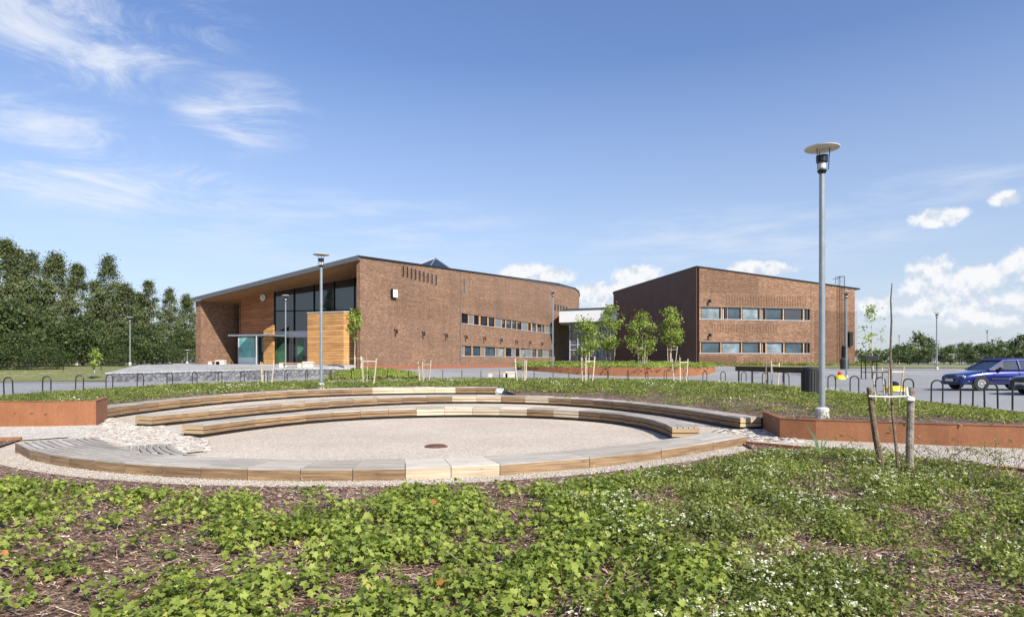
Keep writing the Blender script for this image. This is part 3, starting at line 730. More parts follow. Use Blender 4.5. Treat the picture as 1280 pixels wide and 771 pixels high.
# ---- left (entrance) building; local X points to the right, local Y away along the long brick wall
TH1 = R(-24.3); C1 = (-13.9, 58.5)
B1 = empty('brick_building', (*C1, 0), TH1, 'long brick building with timber entrance porch under an oversailing sloping roof', 'building', 'brick buildings')
def loc1(px, Z=None, ylo=None, xlo=None):
    """plan ray through photo column px meets local plane y=ylo or x=xlo"""
    c, s = math.cos(TH1), math.sin(TH1); r = (px-CX)/F
    # ray point t*(r,1); local = Rot^T (p - C1)
    ex, ey = -(c*C1[0]+s*C1[1]), -(-s*C1[0]+c*C1[1]); ax, ay = c*r+s, -s*r+c
    t = (ylo-ey)/ay if ylo is not None else (xlo-ex)/ax
    return ex+ax*t, ey+ay*t, t
def h1(px, py, **k):                                              # height of photo point on such a plane
    x, y, t = loc1(px, **k); return CAMH+(HZ-py)*t/F
yend = loc1(712, xlo=0)[1]; zc0 = h1(451, 320.5, xlo=0.); zc1 = h1(700, 354.7, xlo=0.); y700 = loc1(700, xlo=0.)[1]
roofR = lambda y: zc0+(zc1-zc0)*y/y700-.007*max(0, y-y700)**2
XL = -21.2
zl0 = h1(247, 372.5, ylo=0.)
slope_x = (zc0-zl0)/21.2
def rooft(x, y): return roofR(y)+x*slope_x
arc = [(0, 0), (0, y700*.5), (0, y700*.98)]
ys_ = loc1(718.5, xlo=0.)[1]; ra = 17.; arc += [(0, ys_)]+[(-ra+ra*math.cos(t), ys_+ra*math.sin(t)) for t in np.linspace(0, math.pi/2, 10)[1:]] + [(XL, ys_+ra)]
p1 = Line(arc)
def yu(u): return p1(u)[1]
H1 = []
def band(rows, path_px, ytop, ybot, mk):
    for a, b in rows:
        ua, ub = loc1(a, xlo=0.)[1], loc1(b, xlo=0.)[1]; H1.append((ua, ub, ytop, ybot, mk))
zu0, zu1 = h1(577.5, 404, xlo=0.), h1(577.5, 391.4, xlo=0.); zl_0, zl_1 = h1(577.5, 444.6, xlo=0.), h1(577.5, 432, xlo=0.)
ub0, ub1 = loc1(577, xlo=0.)[1], loc1(693, xlo=0.)[1]
holes = [(ub0, ub1, zu0, zu1), (ub0, ub1, zl_0, zl_1)]
# slots of the perforated brick screen
slots = [(loc1(503+(i*5.15), xlo=0.)[1]) for i in range(9)]
zs1 = h1(503, 332, xlo=0.); zs0 = h1(503, 347, xlo=0.)
wmb = MB(); wall(wmb, p1, lambda u: 0.2, lambda u: rooft(*p1(u))-.12, holes, .28)
wmb.build('brick_wall', M['brick'], B1)
for i, y in enumerate(slots):
    zt = zs1-.02*i; sl = MB(); sl.box((.003-.02, y+.04, zt-1.1), (.006, y+.32, zt)); sl.build('vent_slot', M['darkmetal'], B1)
for i in range(5):
    y = loc1(693+i*3.6, xlo=0.)[1]; sl = MB(); sl.box((-.02, y, zu1+2.6), (.006, y+.7, zu1+3.7)); sl.build('vent_slot', M['darkmetal'], B1)
br = MB()                                                          # projecting brick teeth round the slots and relief fields
for i, y in enumerate(slots):
    for k in range(9):
        z = zs1-.02*i-.02-k*.13
        br.box((.008 if k % 2 else .0, y-.16, z-.085), (.055, y-.02, z)); 
for k in range(130):
    for j in range(6):
        y = 2+k*.42+(.21 if j % 2 else 0); z = zu1+1.0+j*.21
        if y < yend-6: br.box((0, y, z), (.03, y+.13, z+.075))
for k in range(60):
    for j in range(12):
        y = 4.5+k*.3; z = zl_1+2.55+j*.085*2+(.085 if k % 2 else 0)
        if y < 16: br.box((0, y, z), (.025, y+.14, z+.07))
br.build('brick_relief', M['brick'], B1)
pl = MB(); pl.box((0, -.02, .2), (.035, ub1+9, 1.15)); pl.build('plinth', mat('red_plinth', (.27, .105, .06), .85, var=.15, vscale=4), B1)
yj = ub0-.35; mj = MB(); mj.box((.002, yj, .3), (.014, yj+.08, rooft(0, yj)-.2)); mj.build('movement_joint', M['roofing'], B1)
# expansion joint strip and downpipe
dj = MB(); yj = loc1(580, xlo=0.)[1]; dj.box((.0, yj, h1(580, 364, xlo=0.)), (.07, yj+.13, h1(580, 347, xlo=0.))); dj.build('downpipe', M['fascia'], B1)
# window bands
def window(parent, y0, y1, z0, z1, xg, gm, jl=True, label=None):
    f = MB(); t = .06
    f.box((xg-.03, y0, z0), (xg+.09, y1, z0+.07)); f.box((xg-.03, y0, z1-.07), (xg+.09, y1, z1))
    f.box((xg-.03, y0, z0+.07), (xg+.09, y0+t, z1-.07)); f.box((xg-.03, y1-t, z0+.07), (xg+.09, y1, z1-.07))
    w_ = f.build('window', M['darkmetal'], parent); g_ = MB(); g_.box((xg, y0+t, z0+.07), (xg+.02, y1-t, z1-.07)); g_.build('pane', gm, w_)
    return w_
def px_rows(zpx, off, sc): return [(off+a/sc, off+b/sc) for a, b in zpx]
up_rows = px_rows([(550,583),(612,637),(645,680),(685,715),(752,768),(773,798),(803,825),(828,850),(883,897),(902,922),(928,950),(952,965)], 440, 4.)
lo_rows = px_rows([(565,600),(606,645),(668,718),(738,765),(770,800),(820,840),(845,870),(903,925),(930,955),(985,1005)], 440, 4.)
def band_fill(rows, z0, z1, seed):
    rr = random.Random(seed); prev = ub0
    for i, (a, b) in enumerate(rows):
        ya, yb = loc1(a, xlo=0.)[1], loc1(min(b, 692.5), xlo=0.)[1]
        if ya-prev > .06:
            j = MB(); gap = ya-prev
            if gap > .45:
                j.box((-.2, prev+.01, z0), (-.06, prev+.15, z1)); j.box((-.2, ya-.15, z0), (-.06, ya-.01, z1)); j.build('window_post', M['jamb'], B1)
                q = MB(); q.box((-.2, prev+.16, z0), (-.09, ya-.16, z1)); q.build('spandrel_panel', M['galv'], B1)
            else: j.box((-.2, prev+.01, z0), (-.06, ya-.01, z1)); j.build('window_post', M['jamb'], B1)
        window(B1, ya, yb, z0, z1, -.19, rr.choice([M['glass'], M['glass_blue'], M['glass_blue'], M['blind']] if z0 < 3.2 else [M['glass'], M['glass'], M['glass_blue']]))
        prev = yb
    if ub1-prev > .1:
        q = MB(); q.box((-.2, prev+.16, z0), (-.09, ub1, z1)); q.build('spandrel_panel', M['galv'], B1)
        j = MB(); j.box((-.2, prev, z0), (-.06, prev+.15, z1)); j.build('window_post', M['jamb'], B1)
    s_ = MB(); s_.box((-.2, ub0+.002, z0-.05), (.05, ub1-.002, z0+.012)); s_.build('window_sill', M['zinc'], B1)
band_fill(up_rows, zu0, zu1, 2); band_fill(lo_rows, zl_0, zl_1, 3)
# wall lights
for (px, py) in ((493,412.5),(527.5,415.5),(556,418),(581,420),(604,422),(625,424),(644,426),(661,427.3),(676,428.8),(691,430)):
    y = loc1(px, xlo=0.)[1]; z = h1(px, py, xlo=0.); l = MB()
    l.box((0, y-.05, z-.12), (.06, y+.05, z+.12)); l.tube([(.05, y, z), (.22, y, z+.02), (.3, y, z-.05)], .035, 6)
    l.lathe([(.03, .1), (.10, .0), (.11, -.35), (.0, -.35)], (.3, y, z), 10); l.build('wall_light', M['darkmetal'], B1)
# square white clock on the brick, round clock on the cladding
yk = loc1(491, xlo=0.)[1]; zk = h1(491, 367, xlo=0.)
ck = MB(); ck.box((.02, yk-.42, zk-.42), (.3, yk+.42, zk+.42)); ck = ck.build('wall_clock', M['darkmetal'], B1)
cf = MB(); cf.box((.3, yk-.38, zk-.38), (.33, yk+.38, zk+.38)); cf = cf.build('clock_face', M['white'], ck)
ch = MB(); ch.box((.332, yk-.015, zk-.02), (.345, yk+.015, zk+.28)); ch.box((.332, yk-.02, zk-.2), (.345, yk+.02, zk+.02)); ch.build('clock_hand', M['darkmetal'], cf)
# roof slab and fascia (its edge runs up the slope)
rf = MB(); TH = .42
rp = [(.07, -.35), (.07, y700*.5), (.07, y700*.98), (.07, ys_)]+[(-ra+(ra+.07)*math.cos(t), ys_+(ra+.07)*math.sin(t)) for t in np.linspace(0, math.pi/2, 10)[1:]]+[(XL-.1, ys_+ra+.1), (XL-.1, -.35)]
rf.prism(rp, [rooft(*p)-.10 for i, p in enumerate(rp)], 0, zt=[rooft(*p) for p in rp])
rf = rf.build('roof', M['fascia'], B1)
# thick front fascia over the porch, tapering soffit
so = MB(); ys = .0
def zsf(x, y): return rooft(x, 0)-TH-.02-.0*y
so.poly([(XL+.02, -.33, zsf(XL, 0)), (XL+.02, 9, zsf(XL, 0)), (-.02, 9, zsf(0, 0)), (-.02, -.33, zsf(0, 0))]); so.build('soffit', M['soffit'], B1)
fa = MB(); fa.poly([(XL-.1, -.36, rooft(XL-.1, 0)-TH), (.07, -.36, rooft(.07, 0)-TH), (.07, -.36, rooft(.07, 0)+.03), (XL-.1, -.36, rooft(XL-.1, 0)+.03)])
fa.poly([(.07, -.36, rooft(.07, 0)-TH), (.07, 0, rooft(.07, 0)-TH), (.07, 0, rooft(.07, 0)+.03), (.07, -.36, rooft(.07, 0)+.03)]); fa.build('fascia', M['fascia'], B1)
cp = MB()
for a, b in zip(rp[:13], rp[1:13]):
    za, zb_ = rooft(*a), rooft(*b); cp.poly([(a[0]+.03, a[1], za-.12), (b[0]+.03, b[1], zb_-.12), (b[0]+.03, b[1], zb_+.04), (a[0]+.03, a[1], za+.04)]); cp.poly([(a[0]+.03, a[1], za+.04), (b[0]+.03, b[1], zb_+.04), (b[0]-.3, b[1], zb_+.04), (a[0]-.3, a[1], za+.04)])
cp.build('roof_edge', M['darkmetal'], B1)
# roof lantern
yl = loc1(546, xlo=-4)[1]; za = h1(547, 323.2, xlo=-4.); zb_ = rooft(-2.5, yl)-.3; la = MB(); q4 = [(-2.2, yl-5.2), (-2.2, yl+5.2), (-6.5, yl+5.2), (-6.5, yl-5.2)]
for i in range(4): a, b = q4[i], q4[(i+1) % 4]; la.poly([(*a, zb_), (*b, zb_), (-4.2, yl, za)])
la = la.build('roof_lantern', M['glass'], B1); lb = MB()
for a in q4: lb.tube([(*a, zb_), (-4.2, yl, za+.03)], .07, 6)
lb.build('lantern_frame', M['galv'], la)
# left pier: side wall with thickness
pr = MB(); FL = 1.22
pts = [(XL, 0), (XL+.75, 0), (XL+.75, 12), (XL, 12)]
pr.prism(pts, .3, 0, zt=[rooft(x, 0)-TH-.03 for x, y in pts]); pr.build('brick_pier', M['brick'], B1)
# inner face of the right brick wall at the porch
iw = MB(); iw.box((-.38, .01, .3), (-.01, 7.5, zsf(0, 0)+.0)); iw.build('brick_return', M['brick'], B1)
# back of porch
xa = XL+.75
def vwall(mb, a, b, z0, z1a, z1b=None, th=.15, mi=0):
    z1b = z1a if z1b is None else z1b; L = math.dist(a, b); n = Vector((b[1]-a[1], a[0]-b[0])).normalized()*-th
    pts = [a, b, (b[0]+n.x, b[1]+n.y), (a[0]+n.x, a[1]+n.y)]
    mb.prism(pts, z0, 0, zt=[z1a, z1b, z1b, z1a], mi=mi)
xt0, xt1 = -18.9, loc1(342.5, ylo=3.2)[0]
m_ = MB(); vwall(m_, (xa, 5.2), (xt0, 3.8), FL, zsf(xa, 0), zsf(xt0, 0)); gs = m_.build('glass_strip', M['glass'], B1)
m_ = MB()
for k in range(5): m_.box((xa+.1+k*.4, 5.0-k*.36, FL), (xa+.16+k*.4, 5.1-k*.36, zsf(xa+k*.4, 0)))
for z in (3.2, 5.2): m_.tube([(xa, 5.1, z), (xt0, 3.72, z)], .04, 4)
m_.build('mullion', M['darkmetal'], gs)
zcan = h1(310, 419, ylo=2.)
m_ = MB(); vwall(m_, (xt0, 3.6), (xt1, 3.2), zcan-.4, zsf(xt0, 0), zsf(xt1, 0), .3); m_.build('timber_cladding', M['cladred'], B1)
xk, yk2, _ = loc1(330, ylo=3.38); zk = h1(330, 372, ylo=3.3)
def disc(mb, c, r, n, th, seg=20, mi=0):
    n = Vector(n).normalized(); mb.tube([Vector(c), Vector(c)+n*th], r, seg, mi=mi)
q = MB(); disc(q, (xk, yk2-.05, zk), .42, (0, -1, 0), .12); q = q.build('round_clock', M['darkmetal'], B1)
q2 = MB(); disc(q2, (xk, yk2-.172, zk), .38, (0, -1, 0), .01); q2 = q2.build('clock_face', M['white'], q)
q3 = MB(); q3.box((xk-.015, yk2-.2, zk), (xk+.015, yk2-.19, zk+.28)); q3.box((xk, yk2-.2, zk-.015), (xk+.2, yk2-.19, zk+.015)); q3.build('clock_hand', M['darkmetal'], q2)
# main glazing
ga, gb = (xt1+.05, 3.3), (-.4, 6.4)
ztr1 = h1(350, 414, ylo=3.5); ztr0 = ztr1-.65
glz = MB(); gn = Vector((gb[1]-ga[1], ga[0]-gb[0])).normalized()
vwall(glz, ga, gb, ztr1, zsf(ga[0], 0), zsf(gb[0], 0), .1); glz = glz.build('upper_glazing', M['glass'], B1)
gl2 = MB(); vwall(gl2, ga, gb, FL, ztr0, None, .1); gl2 = gl2.build('lower_glazing', M['glass'], B1)
tr = MB(); vwall(tr, (ga[0], ga[1]-.12), (gb[0], gb[1]-.12), ztr0, ztr1, None, .3); tr.build('transom_band', M['zinc'], B1)
def mull(parent, ts, z0, ztf, w_=.09, hz=()):
    m = MB()
    for t in ts:
        x = ga[0]+(gb[0]-ga[0])*t; y = ga[1]+(gb[1]-ga[1])*t; m.box((x-w_/2, y-.14, z0), (x+w_/2, y-.02, ztf(x)))
    for z in hz: m.tube([(ga[0], ga[1]-.06, z), (gb[0], gb[1]-.06, z)], .05, 4)
    m.build('mullion', M['darkmetal'], parent)
mull(glz, [i/6 for i in range(7)], ztr1, lambda x: zsf(x, 0), hz=(ztr1+2.1,)); mull(gl2, [i/6 for i in range(7)], FL, lambda x: ztr0, hz=())
gi = MB()
for t0, t1 in ((.0, .09), (.19, .24)):
    a = (ga[0]+(gb[0]-ga[0])*t0, ga[1]+(gb[1]-ga[1])*t0-.02); b = (ga[0]+(gb[0]-ga[0])*t1, ga[1]+(gb[1]-ga[1])*t1-.02); vwall(gi, a, b, FL+.05, ztr0-.05, None, .012)
gi.build('green_pane', M['greenint'], gl2)
# timber box
xb0 = loc1(384.3, ylo=.4)[0]; xb1 = loc1(429.5, ylo=.4)[0]; zbx = h1(400, 390.6, ylo=.4)
bxo = [(xb0, .4), (xb1, .4), (-1.0, 2.1), (-1.0, 5), (xb0, 5)]
tb = MB(); tb.prism(bxo, FL-.1, zbx-.02); tb = tb.build('timber_box', M['clad'], B1)
tcap = MB(); tcap.prism([(xb0-.04, .36), (xb1+.02, .36), (-.94, 2.08), (-.94, 5), (xb0-.04, 5)], zbx-.018, zbx+.06); tcap.build('box_capping', M['zinc'], tb)
wd = MB(); wd.box((-.98, 3.4, FL), (-.45, 3.5, 4.2)); wd.build('side_door', M['white'], B1)
# entrance: canopy, teal glass, door, timber column
cn = MB(); xc0 = loc1(284, ylo=-.2)[0]; xc1 = loc1(335, ylo=.6)[0]
cn.prism([(xc0, -.1), (xc1-.1, .6), (xc1-.1, 3.3), (xc0+.3, 3.5)], zcan-.16, zcan); cn.build('canopy', M['galv'], B1)
xe0, xe1 = loc1(298.5, ylo=2.4)[0], loc1(322.5, ylo=2.4)[0]; xe2 = loc1(334, ylo=2.4)[0]; xe3 = loc1(341, ylo=1.9)[0]
e = MB(); e.box((xe0, 2.4, FL), (xe1, 2.46, zcan-.24)); e = e.build('teal_screen', M['glass_teal'], B1)
e2 = MB(); e2.box((xe0, 2.36, FL), (xe1, 2.398, FL+.75)); e2.build('screen_base', mat('pale_screen', (.62, .72, .70), .3), e)
e3 = MB()
for x in (xe0, xe1-.5, xe1): e3.box((x-.04, 2.33, FL), (x+.04, 2.4, zcan-.22))
e3.build('screen_post', M['zinc'], e)
e = MB(); e.box((xe1+.06, 2.6, FL), (xe2, 2.66, zcan-.24)); e = e.build('entrance_door', M['glass'], B1)
e2 = MB(); e2.box(((xe1+xe2)/2-.04, 2.54, FL), ((xe1+xe2)/2+.04, 2.6, zcan-.24)); e2.box((xe1+.06, 2.55, FL), (xe1+.16, 2.6, zcan-.24)); e2.build('door_frame', M['greenint'], e)
cl = MB(); xw = xe3-xe2; cl.prism([(xe2, 1.9), (xe3, 1.9), (xe3, 2.15), (xe2, 2.15)], FL, 0, zt=[zcan+.45, zcan+1.0, zcan+1.0, zcan+.45]); cl.build('timber_column', M['clad'], B1)
ft = MB(); ft.tube([(loc1(319, ylo=-.05)[0], .1, FL), (loc1(319, ylo=-.05)[0], .1, zcan-.2)], .05, 8); ft.build('canopy_post', M['zinc'], B1)

# ---- right building
TH2 = R(11.7); C2 = (21.0, 72.7)
B2 = empty('brick_building', (*C2, 0), TH2, 'two-storey brick building with ribbon windows and a roof ladder on the right', 'building', 'brick buildings')
def loc2(px, ylo=None, xlo=None):
    c, s = math.cos(TH2), math.sin(TH2); r = (px-CX)/F
    ex, ey = -(c*C2[0]+s*C2[1]), -(-s*C2[0]+c*C2[1]); ax, ay = c*r+s, -s*r+c
    t = (ylo-ey)/ay if ylo is not None else (xlo-ex)/ax
    return ex+ax*t, ey+ay*t, t
def h2(px, py, **k): return CAMH+(HZ-py)*loc2(px, **k)[2]/F
X2 = loc2(1074, ylo=0.)[0]; zr0 = h2(871, 332.5, ylo=0.); zr1 = h2(1074, 360.5, ylo=0.)
Y2 = loc2(769, xlo=0.)[1]; zr2 = h2(769, 364.0, xlo=0.)
def roof2(x, y): return zr0+(zr1-zr0)*x/X2+(zr2-zr0)*y/Y2*max(0, 1-x/X2*1.05)-.012*y*max(0, x/X2)
rr_ = 5.; arc2 = [(rr_-rr_*math.cos(t), Y2+rr_*math.sin(t)) for t in np.linspace(math.pi/2, 0, 9)]
p2 = Line([(12, Y2+rr_), *arc2, (0, 0), (X2, 0), (X2, 30)])
u_c = p2.d[10]
def q2px(px): return u_c+loc2(px, ylo=0.)[0]
z2 = [h2(940, y, ylo=0.) for y in (399.5, 384.8, 441.3, 427.8)]
ua, ub = q2px(874), q2px(1012.2)
wm2 = MB(); wall(wm2, p2, lambda u: .3, lambda u: roof2(*p2(u))-.1, [(ua, ub, z2[0], z2[1]), (ua, ub, z2[2], z2[3])], .25)
wm2.build('brick_wall', M['brick'], B2)
q = MB(); q.prism([(-.05, -.0), (-.002, -.0), (-.002, Y2), (-.05, Y2)], 1.2, 0, zt=[roof2(0, 0)-.14, roof2(0, 0)-.14, roof2(0, Y2)-.14, roof2(0, Y2)-.14]); q.build('painted_shade_sheet', mat('painted_shade_sheet', (.125, .074, .056), .75, var=.12, vscale=.6), B2)  # dark sheet over the brick; the wall's shade is put into its colour
rp2 = [(12, Y2+rr_+.05), *[(p[0]-.06, p[1]+.03) for p in arc2], (-.07, -.08), (X2+.08, -.08), (X2+.08, Y2+rr_)]
q = MB(); q.prism(rp2[::-1] if False else rp2, [roof2(*p)-.13 for p in rp2], 0, zt=[roof2(*p)+.02 for p in rp2]); q.build('roof', M['darkmetal'], B2)
def panes2(rows, z0, z1):
    prev = ua-u_c
    for a, b, kind in rows:
        xa_, xb_ = loc2(860+a/4.82, ylo=0.)[0], loc2(860+b/4.82, ylo=0.)[0]
        if xa_-prev > .05:
            gw = xa_-prev; pw_ = min(.13, gw-.02); c_ = (prev+xa_)/2; j = MB(); j.box((c_-pw_/2, .05, z0), (c_+pw_/2, .2, z1)); j.build('window_post', M['jamb'], B2)
            if gw > .17: j = MB(); j.box((prev+.005, .12, z0+.002), (c_-pw_/2-.003, .21, z1-.002)); j.build('frame_strip', M['darkmetal'], B2); j = MB(); j.box((c_+pw_/2+.003, .12, z0+.002), (xa_-.005, .21, z1-.002)); j.build('frame_strip', M['darkmetal'], B2)
        f = MB(); t = .05
        f.box((xa_, .1, z0), (xb_, .22, z0+.07)); f.box((xa_, .1, z1-.07), (xb_, .22, z1)); f.box((xa_, .1, z0+.07), (xa_+t, .22, z1-.07)); f.box((xb_-t, .1, z0+.07), (xb_, .22, z1-.07))
        w_ = f.build('window', M['darkmetal'], B2); g_ = MB(); g_.box((xa_+t, .17, z0+.07), (xb_-t, .2, z1-.07))
        g_.build('pane', {'b': M['glass_blue'], 'd': M['glass'], 'w': M['white'], 'l': M['blind'], 'g': M['greenint']}[kind], w_); prev = xb_
    s_ = MB(); s_.box((ua-u_c+.002, -.05, z0-.06), (ub-u_c-.002, .2, z0+.012)); s_.build('window_sill', M['zinc'], B2)
    s_ = MB(); s_.box((ua-u_c+.002, -.03, z1-.012), (ub-u_c-.002, .2, z1+.05)); s_.build('window_head', M['fascia'], B2)
panes2([(80,195,'l'),(210,222,'w'),(224,236,'d'),(240,318,'b'),(330,428,'l'),(445,456,'w'),(458,469,'d'),(472,570,'b'),(583,692,'d'),(703,712,'w'),(714,733,'d')], z2[0], z2[1])
panes2([(85,193,'b'),(207,318,'l'),(332,430,'b'),(447,457,'w'),(459,468,'d'),(475,572,'l'),(587,692,'b'),(705,712,'w'),(714,733,'d')], z2[2], z2[3])
# brick relief fields: lattice at the top, soldier ribs between the windows
rl = MB()
x0_, x1_ = .3, loc2(949, ylo=0.)[0]
for i in range(int((x1_-x0_)/.30)):
    for j in range(22):
        z = z2[1]+1.75+j*.17+(0); x = x0_+i*.30+(.15 if j % 2 else 0)
        if z+.1 < roof2(x, 0)-.2: rl.box((x, -.035, z), (x+.15, 0, z+.085))
def ribs(xa_, xb_, z0, z1, st=.34):
    for i in range(int((xb_-xa_)/st)):
        x = xa_+i*st
        for k in range(int((z1-z0)/.2)): rl.box((x, -.035, z0+k*.2), (x+.16, 0, z0+k*.2+.13))
ribs(loc2(908, ylo=0.)[0], loc2(1012, ylo=0.)[0], z2[1]+.3, z2[1]+1.7); ribs(loc2(890, ylo=0.)[0], loc2(976, ylo=0.)[0], z2[0]-1.45, z2[0]-.3); ribs(loc2(930, ylo=0.)[0], loc2(1012, ylo=0.)[0], .9, z2[2]-.25)
for i in range(28):
    for j in range(16):
        x = .2+i*.3+(.15 if j % 2 else 0); z = .8+j*.085*1.2
        if x < 5 and z < z2[2]-.3: rl.box((x, -.06, z), (x+.14, 0, z+.07))
for i in range(30):
    for j in range(40):
        x = loc2(1018, ylo=0.)[0]+i*.3+(.15 if j % 2 else 0); z = 1.0+j*.17
        if x < X2-.3 and z < 7.5: rl.box((x, -.055, z), (x+.13, 0, z+.08))
rl.build('brick_relief', M['brick'], B2)
q = MB(); q.box((-.03, -.04, .3), (X2, -.0, 1.2)); q.box((-.04, -.04, .3), (-.0, Y2, 1.2)); q.build('plinth', bpy.data.materials['red_plinth'], B2)
for px, py in ((886, 375.5), (886.5, 418)):
    x = loc2(px, ylo=0.)[0]; z = h2(px, py, ylo=0.); l = MB(); l.box((x-.05, -.08, z-.12), (x+.05, 0, z+.12)); l.tube([(x, -.06, z), (x, -.28, z+.05)], .04, 6); l.lathe([(.03, .12), (.12, .02), (.13, -.3), (0, -.3)], (x, -.3, z), 10); l.build('wall_light', M['darkmetal'], B2)
for pj in (950, 1013.5):
    xj = loc2(pj, ylo=0.)[0]; mj = MB(); mj.box((xj, -.014, 1.2), (xj+.06, -.002, roof2(xj, 0)-.2) if pj > 1000 else (xj+.06, -.002, roof2(xj, 0)-.2)); mj.build('movement_joint', M['roofing'], B2) if pj > 1000 else None
# roof ladder with cage top, junction boxes
xl0, xl1 = loc2(1050.5, ylo=-.4)[0], loc2(1056.5, ylo=-.4)[0]; ztop = h2(1053, 345, ylo=-.4); ld2 = MB()
for x in (xl0, xl1): ld2.tube([(x, -.3, 1.3), (x, -.3, ztop)], .035, 6)
z = 1.5
while z < ztop-.1: ld2.tube([(xl0, -.3, z), (xl1, -.3, z)], .018, 4); z += .3
ld2 = ld2.build('roof_ladder', M['darkmetal'], B2)
cg = MB(); xc_ = loc2(1044.5, ylo=-.5)[0]
cg.tube([(xl1, -.3, ztop), (xc_, -.5, ztop-.15), (xc_, -.5, ztop-1.0)], .03, 5); cg.tube([(xl0, -.3, ztop-.25), (xc_+.4, .5, ztop-.3)], .03, 5); cg.tube([(xl1, -.3, ztop), (xl1, .8, ztop), (xl1, .8, roof2(xl1, .8))], .03, 5)
cg.build('ladder_handrail', M['darkmetal'], ld2)
q = MB(); q.box((loc2(1061.5, ylo=-.2)[0], -.3, h2(1063, 432, ylo=-.2)), (loc2(1065.5, ylo=-.2)[0], 0, h2(1063, 415, ylo=-.2))); q.box((loc2(1054, ylo=-.2)[0], -.25, h2(1055, 446, ylo=-.2)), (loc2(1057.5, ylo=-.2)[0], 0, h2(1055, 432, ylo=-.2))); q.build('junction_box', M['darkmetal'], B2)

# ---- glazed link between them
LK = empty('link_building', (atz(699, 101), 101, 0), 0, 'low glazed link with white fascia between the two brick buildings', 'building')
lx = atz(771, 97.)-atz(699, 101); zt_, zb2 = CAMH+(HZ-388)*99/F, CAMH+(HZ-402)*99/F; ly = -4.
def fr_(t, d=0): return (lx*t+d*.5, ly*t+d*.87)
q = MB(); q.prism([fr_(0), fr_(1), (lx+1.5, ly+12), (1.5, 14)], zb2, zt_); q.build('fascia_box', M['linkfascia'], LK)
q = MB(); q.prism([fr_(.04, .3), fr_(.97, .3), (lx+1, ly+11), (2, 13)], zt_, zt_+.4); q.build('roof', M['roofing'], LK)
q = MB(); a, b = fr_(.11, 1.7), fr_(1.0, .8); vwall(q, a, b, .9, zb2-.01, None, .1); gk = q.build('glazing', M['glass_sky'], LK)
q = MB()
for i in range(7):
    x = a[0]+(b[0]-a[0])*i/6; y = a[1]+(b[1]-a[1])*i/6; q.box((x-.06, y-.12, .9), (x+.06, y-.02, zb2-.01))
for z in (3.3, 4.1): q.tube([(a[0], a[1]-.06, z), (b[0], b[1]-.06, z)], .07, 4)
q.build('mullion', M['zinc'], gk)
for t, kk_ in ((.16, 'glass'), (.42, 'blind'), (.62, 'blind')):
    q = MB(); c = (a[0]+(b[0]-a[0])*t, a[1]+(b[1]-a[1])*t-.04); d = (a[0]+(b[0]-a[0])*(t+.14), a[1]+(b[1]-a[1])*(t+.14)-.04); vwall(q, c, d, .95, 3.25, None, .03); q.build('door', M[kk_], LK)
q = MB(); q.tube([(3.4, 4, zt_+.3), (3.4, 4, zt_+1.2)], .09, 6); q.build('flue', M['galv'], LK)

# ------------------------------------------------------------------ lamp posts
def lamp_parts(h, r):
    q = MB(); q.tube([(0, 0, .02), (0, 0, h-.55)], [.062, .055], 14); q.build('pole', M['galv'], r)
    q = MB(); q.lathe([(0, .24), (.10, .24), (.135, .21), (.14, -.1)], seg=16); q.build('concrete_foot', M['concrete'], r)
    q = MB()
    for a in range(3):
        t = a*2.1+.5; x, y = .13*math.cos(t), .13*math.sin(t); q.tube([(x*.9, y*.9, h-.5), (x*1.1, y*1.1, h-.07)], .009, 5)
    q.lathe([(.04, h-.6), (.09, h-.52), (.095, h-.5), (.05, h-.47), (.05, h-.56)], seg=14); q.build('bracket', M['darkmetal'], r)
    q = MB(); q.lathe([(.045, h-.5), (.07, h-.45), (.07, h-.36), (.05, h-.34)], seg=14); hd = q.build('lamp_glass', M['lampgrey'], r)
    q = MB(); q.lathe([(.0, h-.32), (.11, h-.33), (.115, h-.2), (.0, h-.19)], seg=16); q.build('lamp_housing', M['darkmetal'], r)
    q = MB(); q.lathe([(0, h-.075), (.33, h-.06), (.335, h-.045), (.2, h-.01), (0, h)], seg=28); q.build('reflector_disc', M['lampgrey'], r)
def lamp(px, Z, topy, lev, label, disc=1.):
    x = atz(px, Z); top = CAMH+(HZ-topy)*Z/F; r = empty('street_lamp', (x, Z, lev), random.uniform(0, 3), label, 'street lamp', 'disc-topped street lamps')
    lamp_parts(top-lev, r); return r
lamp(1027.5, 13.0, 182.5, HB(atz(1027, 13.0), 13.0)-.02, 'tallest and nearest street lamp, rising from the bed behind the right rusty wall')
lamp(401.5, 26.6, 317, HB(atz(401, 26.6), 26.6), 'street lamp in the bed behind the benches, before the orange timber box')
lamp(357, 56, 368.5, .95, 'street lamp on the raised plaza before the entrance glazing')
lamp(691, 57.5, 363, H(3, 57.5), 'street lamp close before the curved end of the long brick wall')
lamp(1058, 50, 364, H(26, 50), 'street lamp standing before the roof ladder of the right building')
lamp(162.5, 64, 396, 1.2, 'street lamp at the back of the plaza against the dark trees')
lamp(234, 82, 437, 1.3, 'short lamp beside the left end of the long brick building')
lamp(1171, 62, 390, H(41, 62), 'street lamp behind the blue car on the parking lot')
lamp(1234, 105, 412, H(70, 105), 'distant street lamp beyond the blue car roof')
lamp(1124, 125, 418, H(70, 125), 'farthest street lamp, beside the trees right of the brick building')

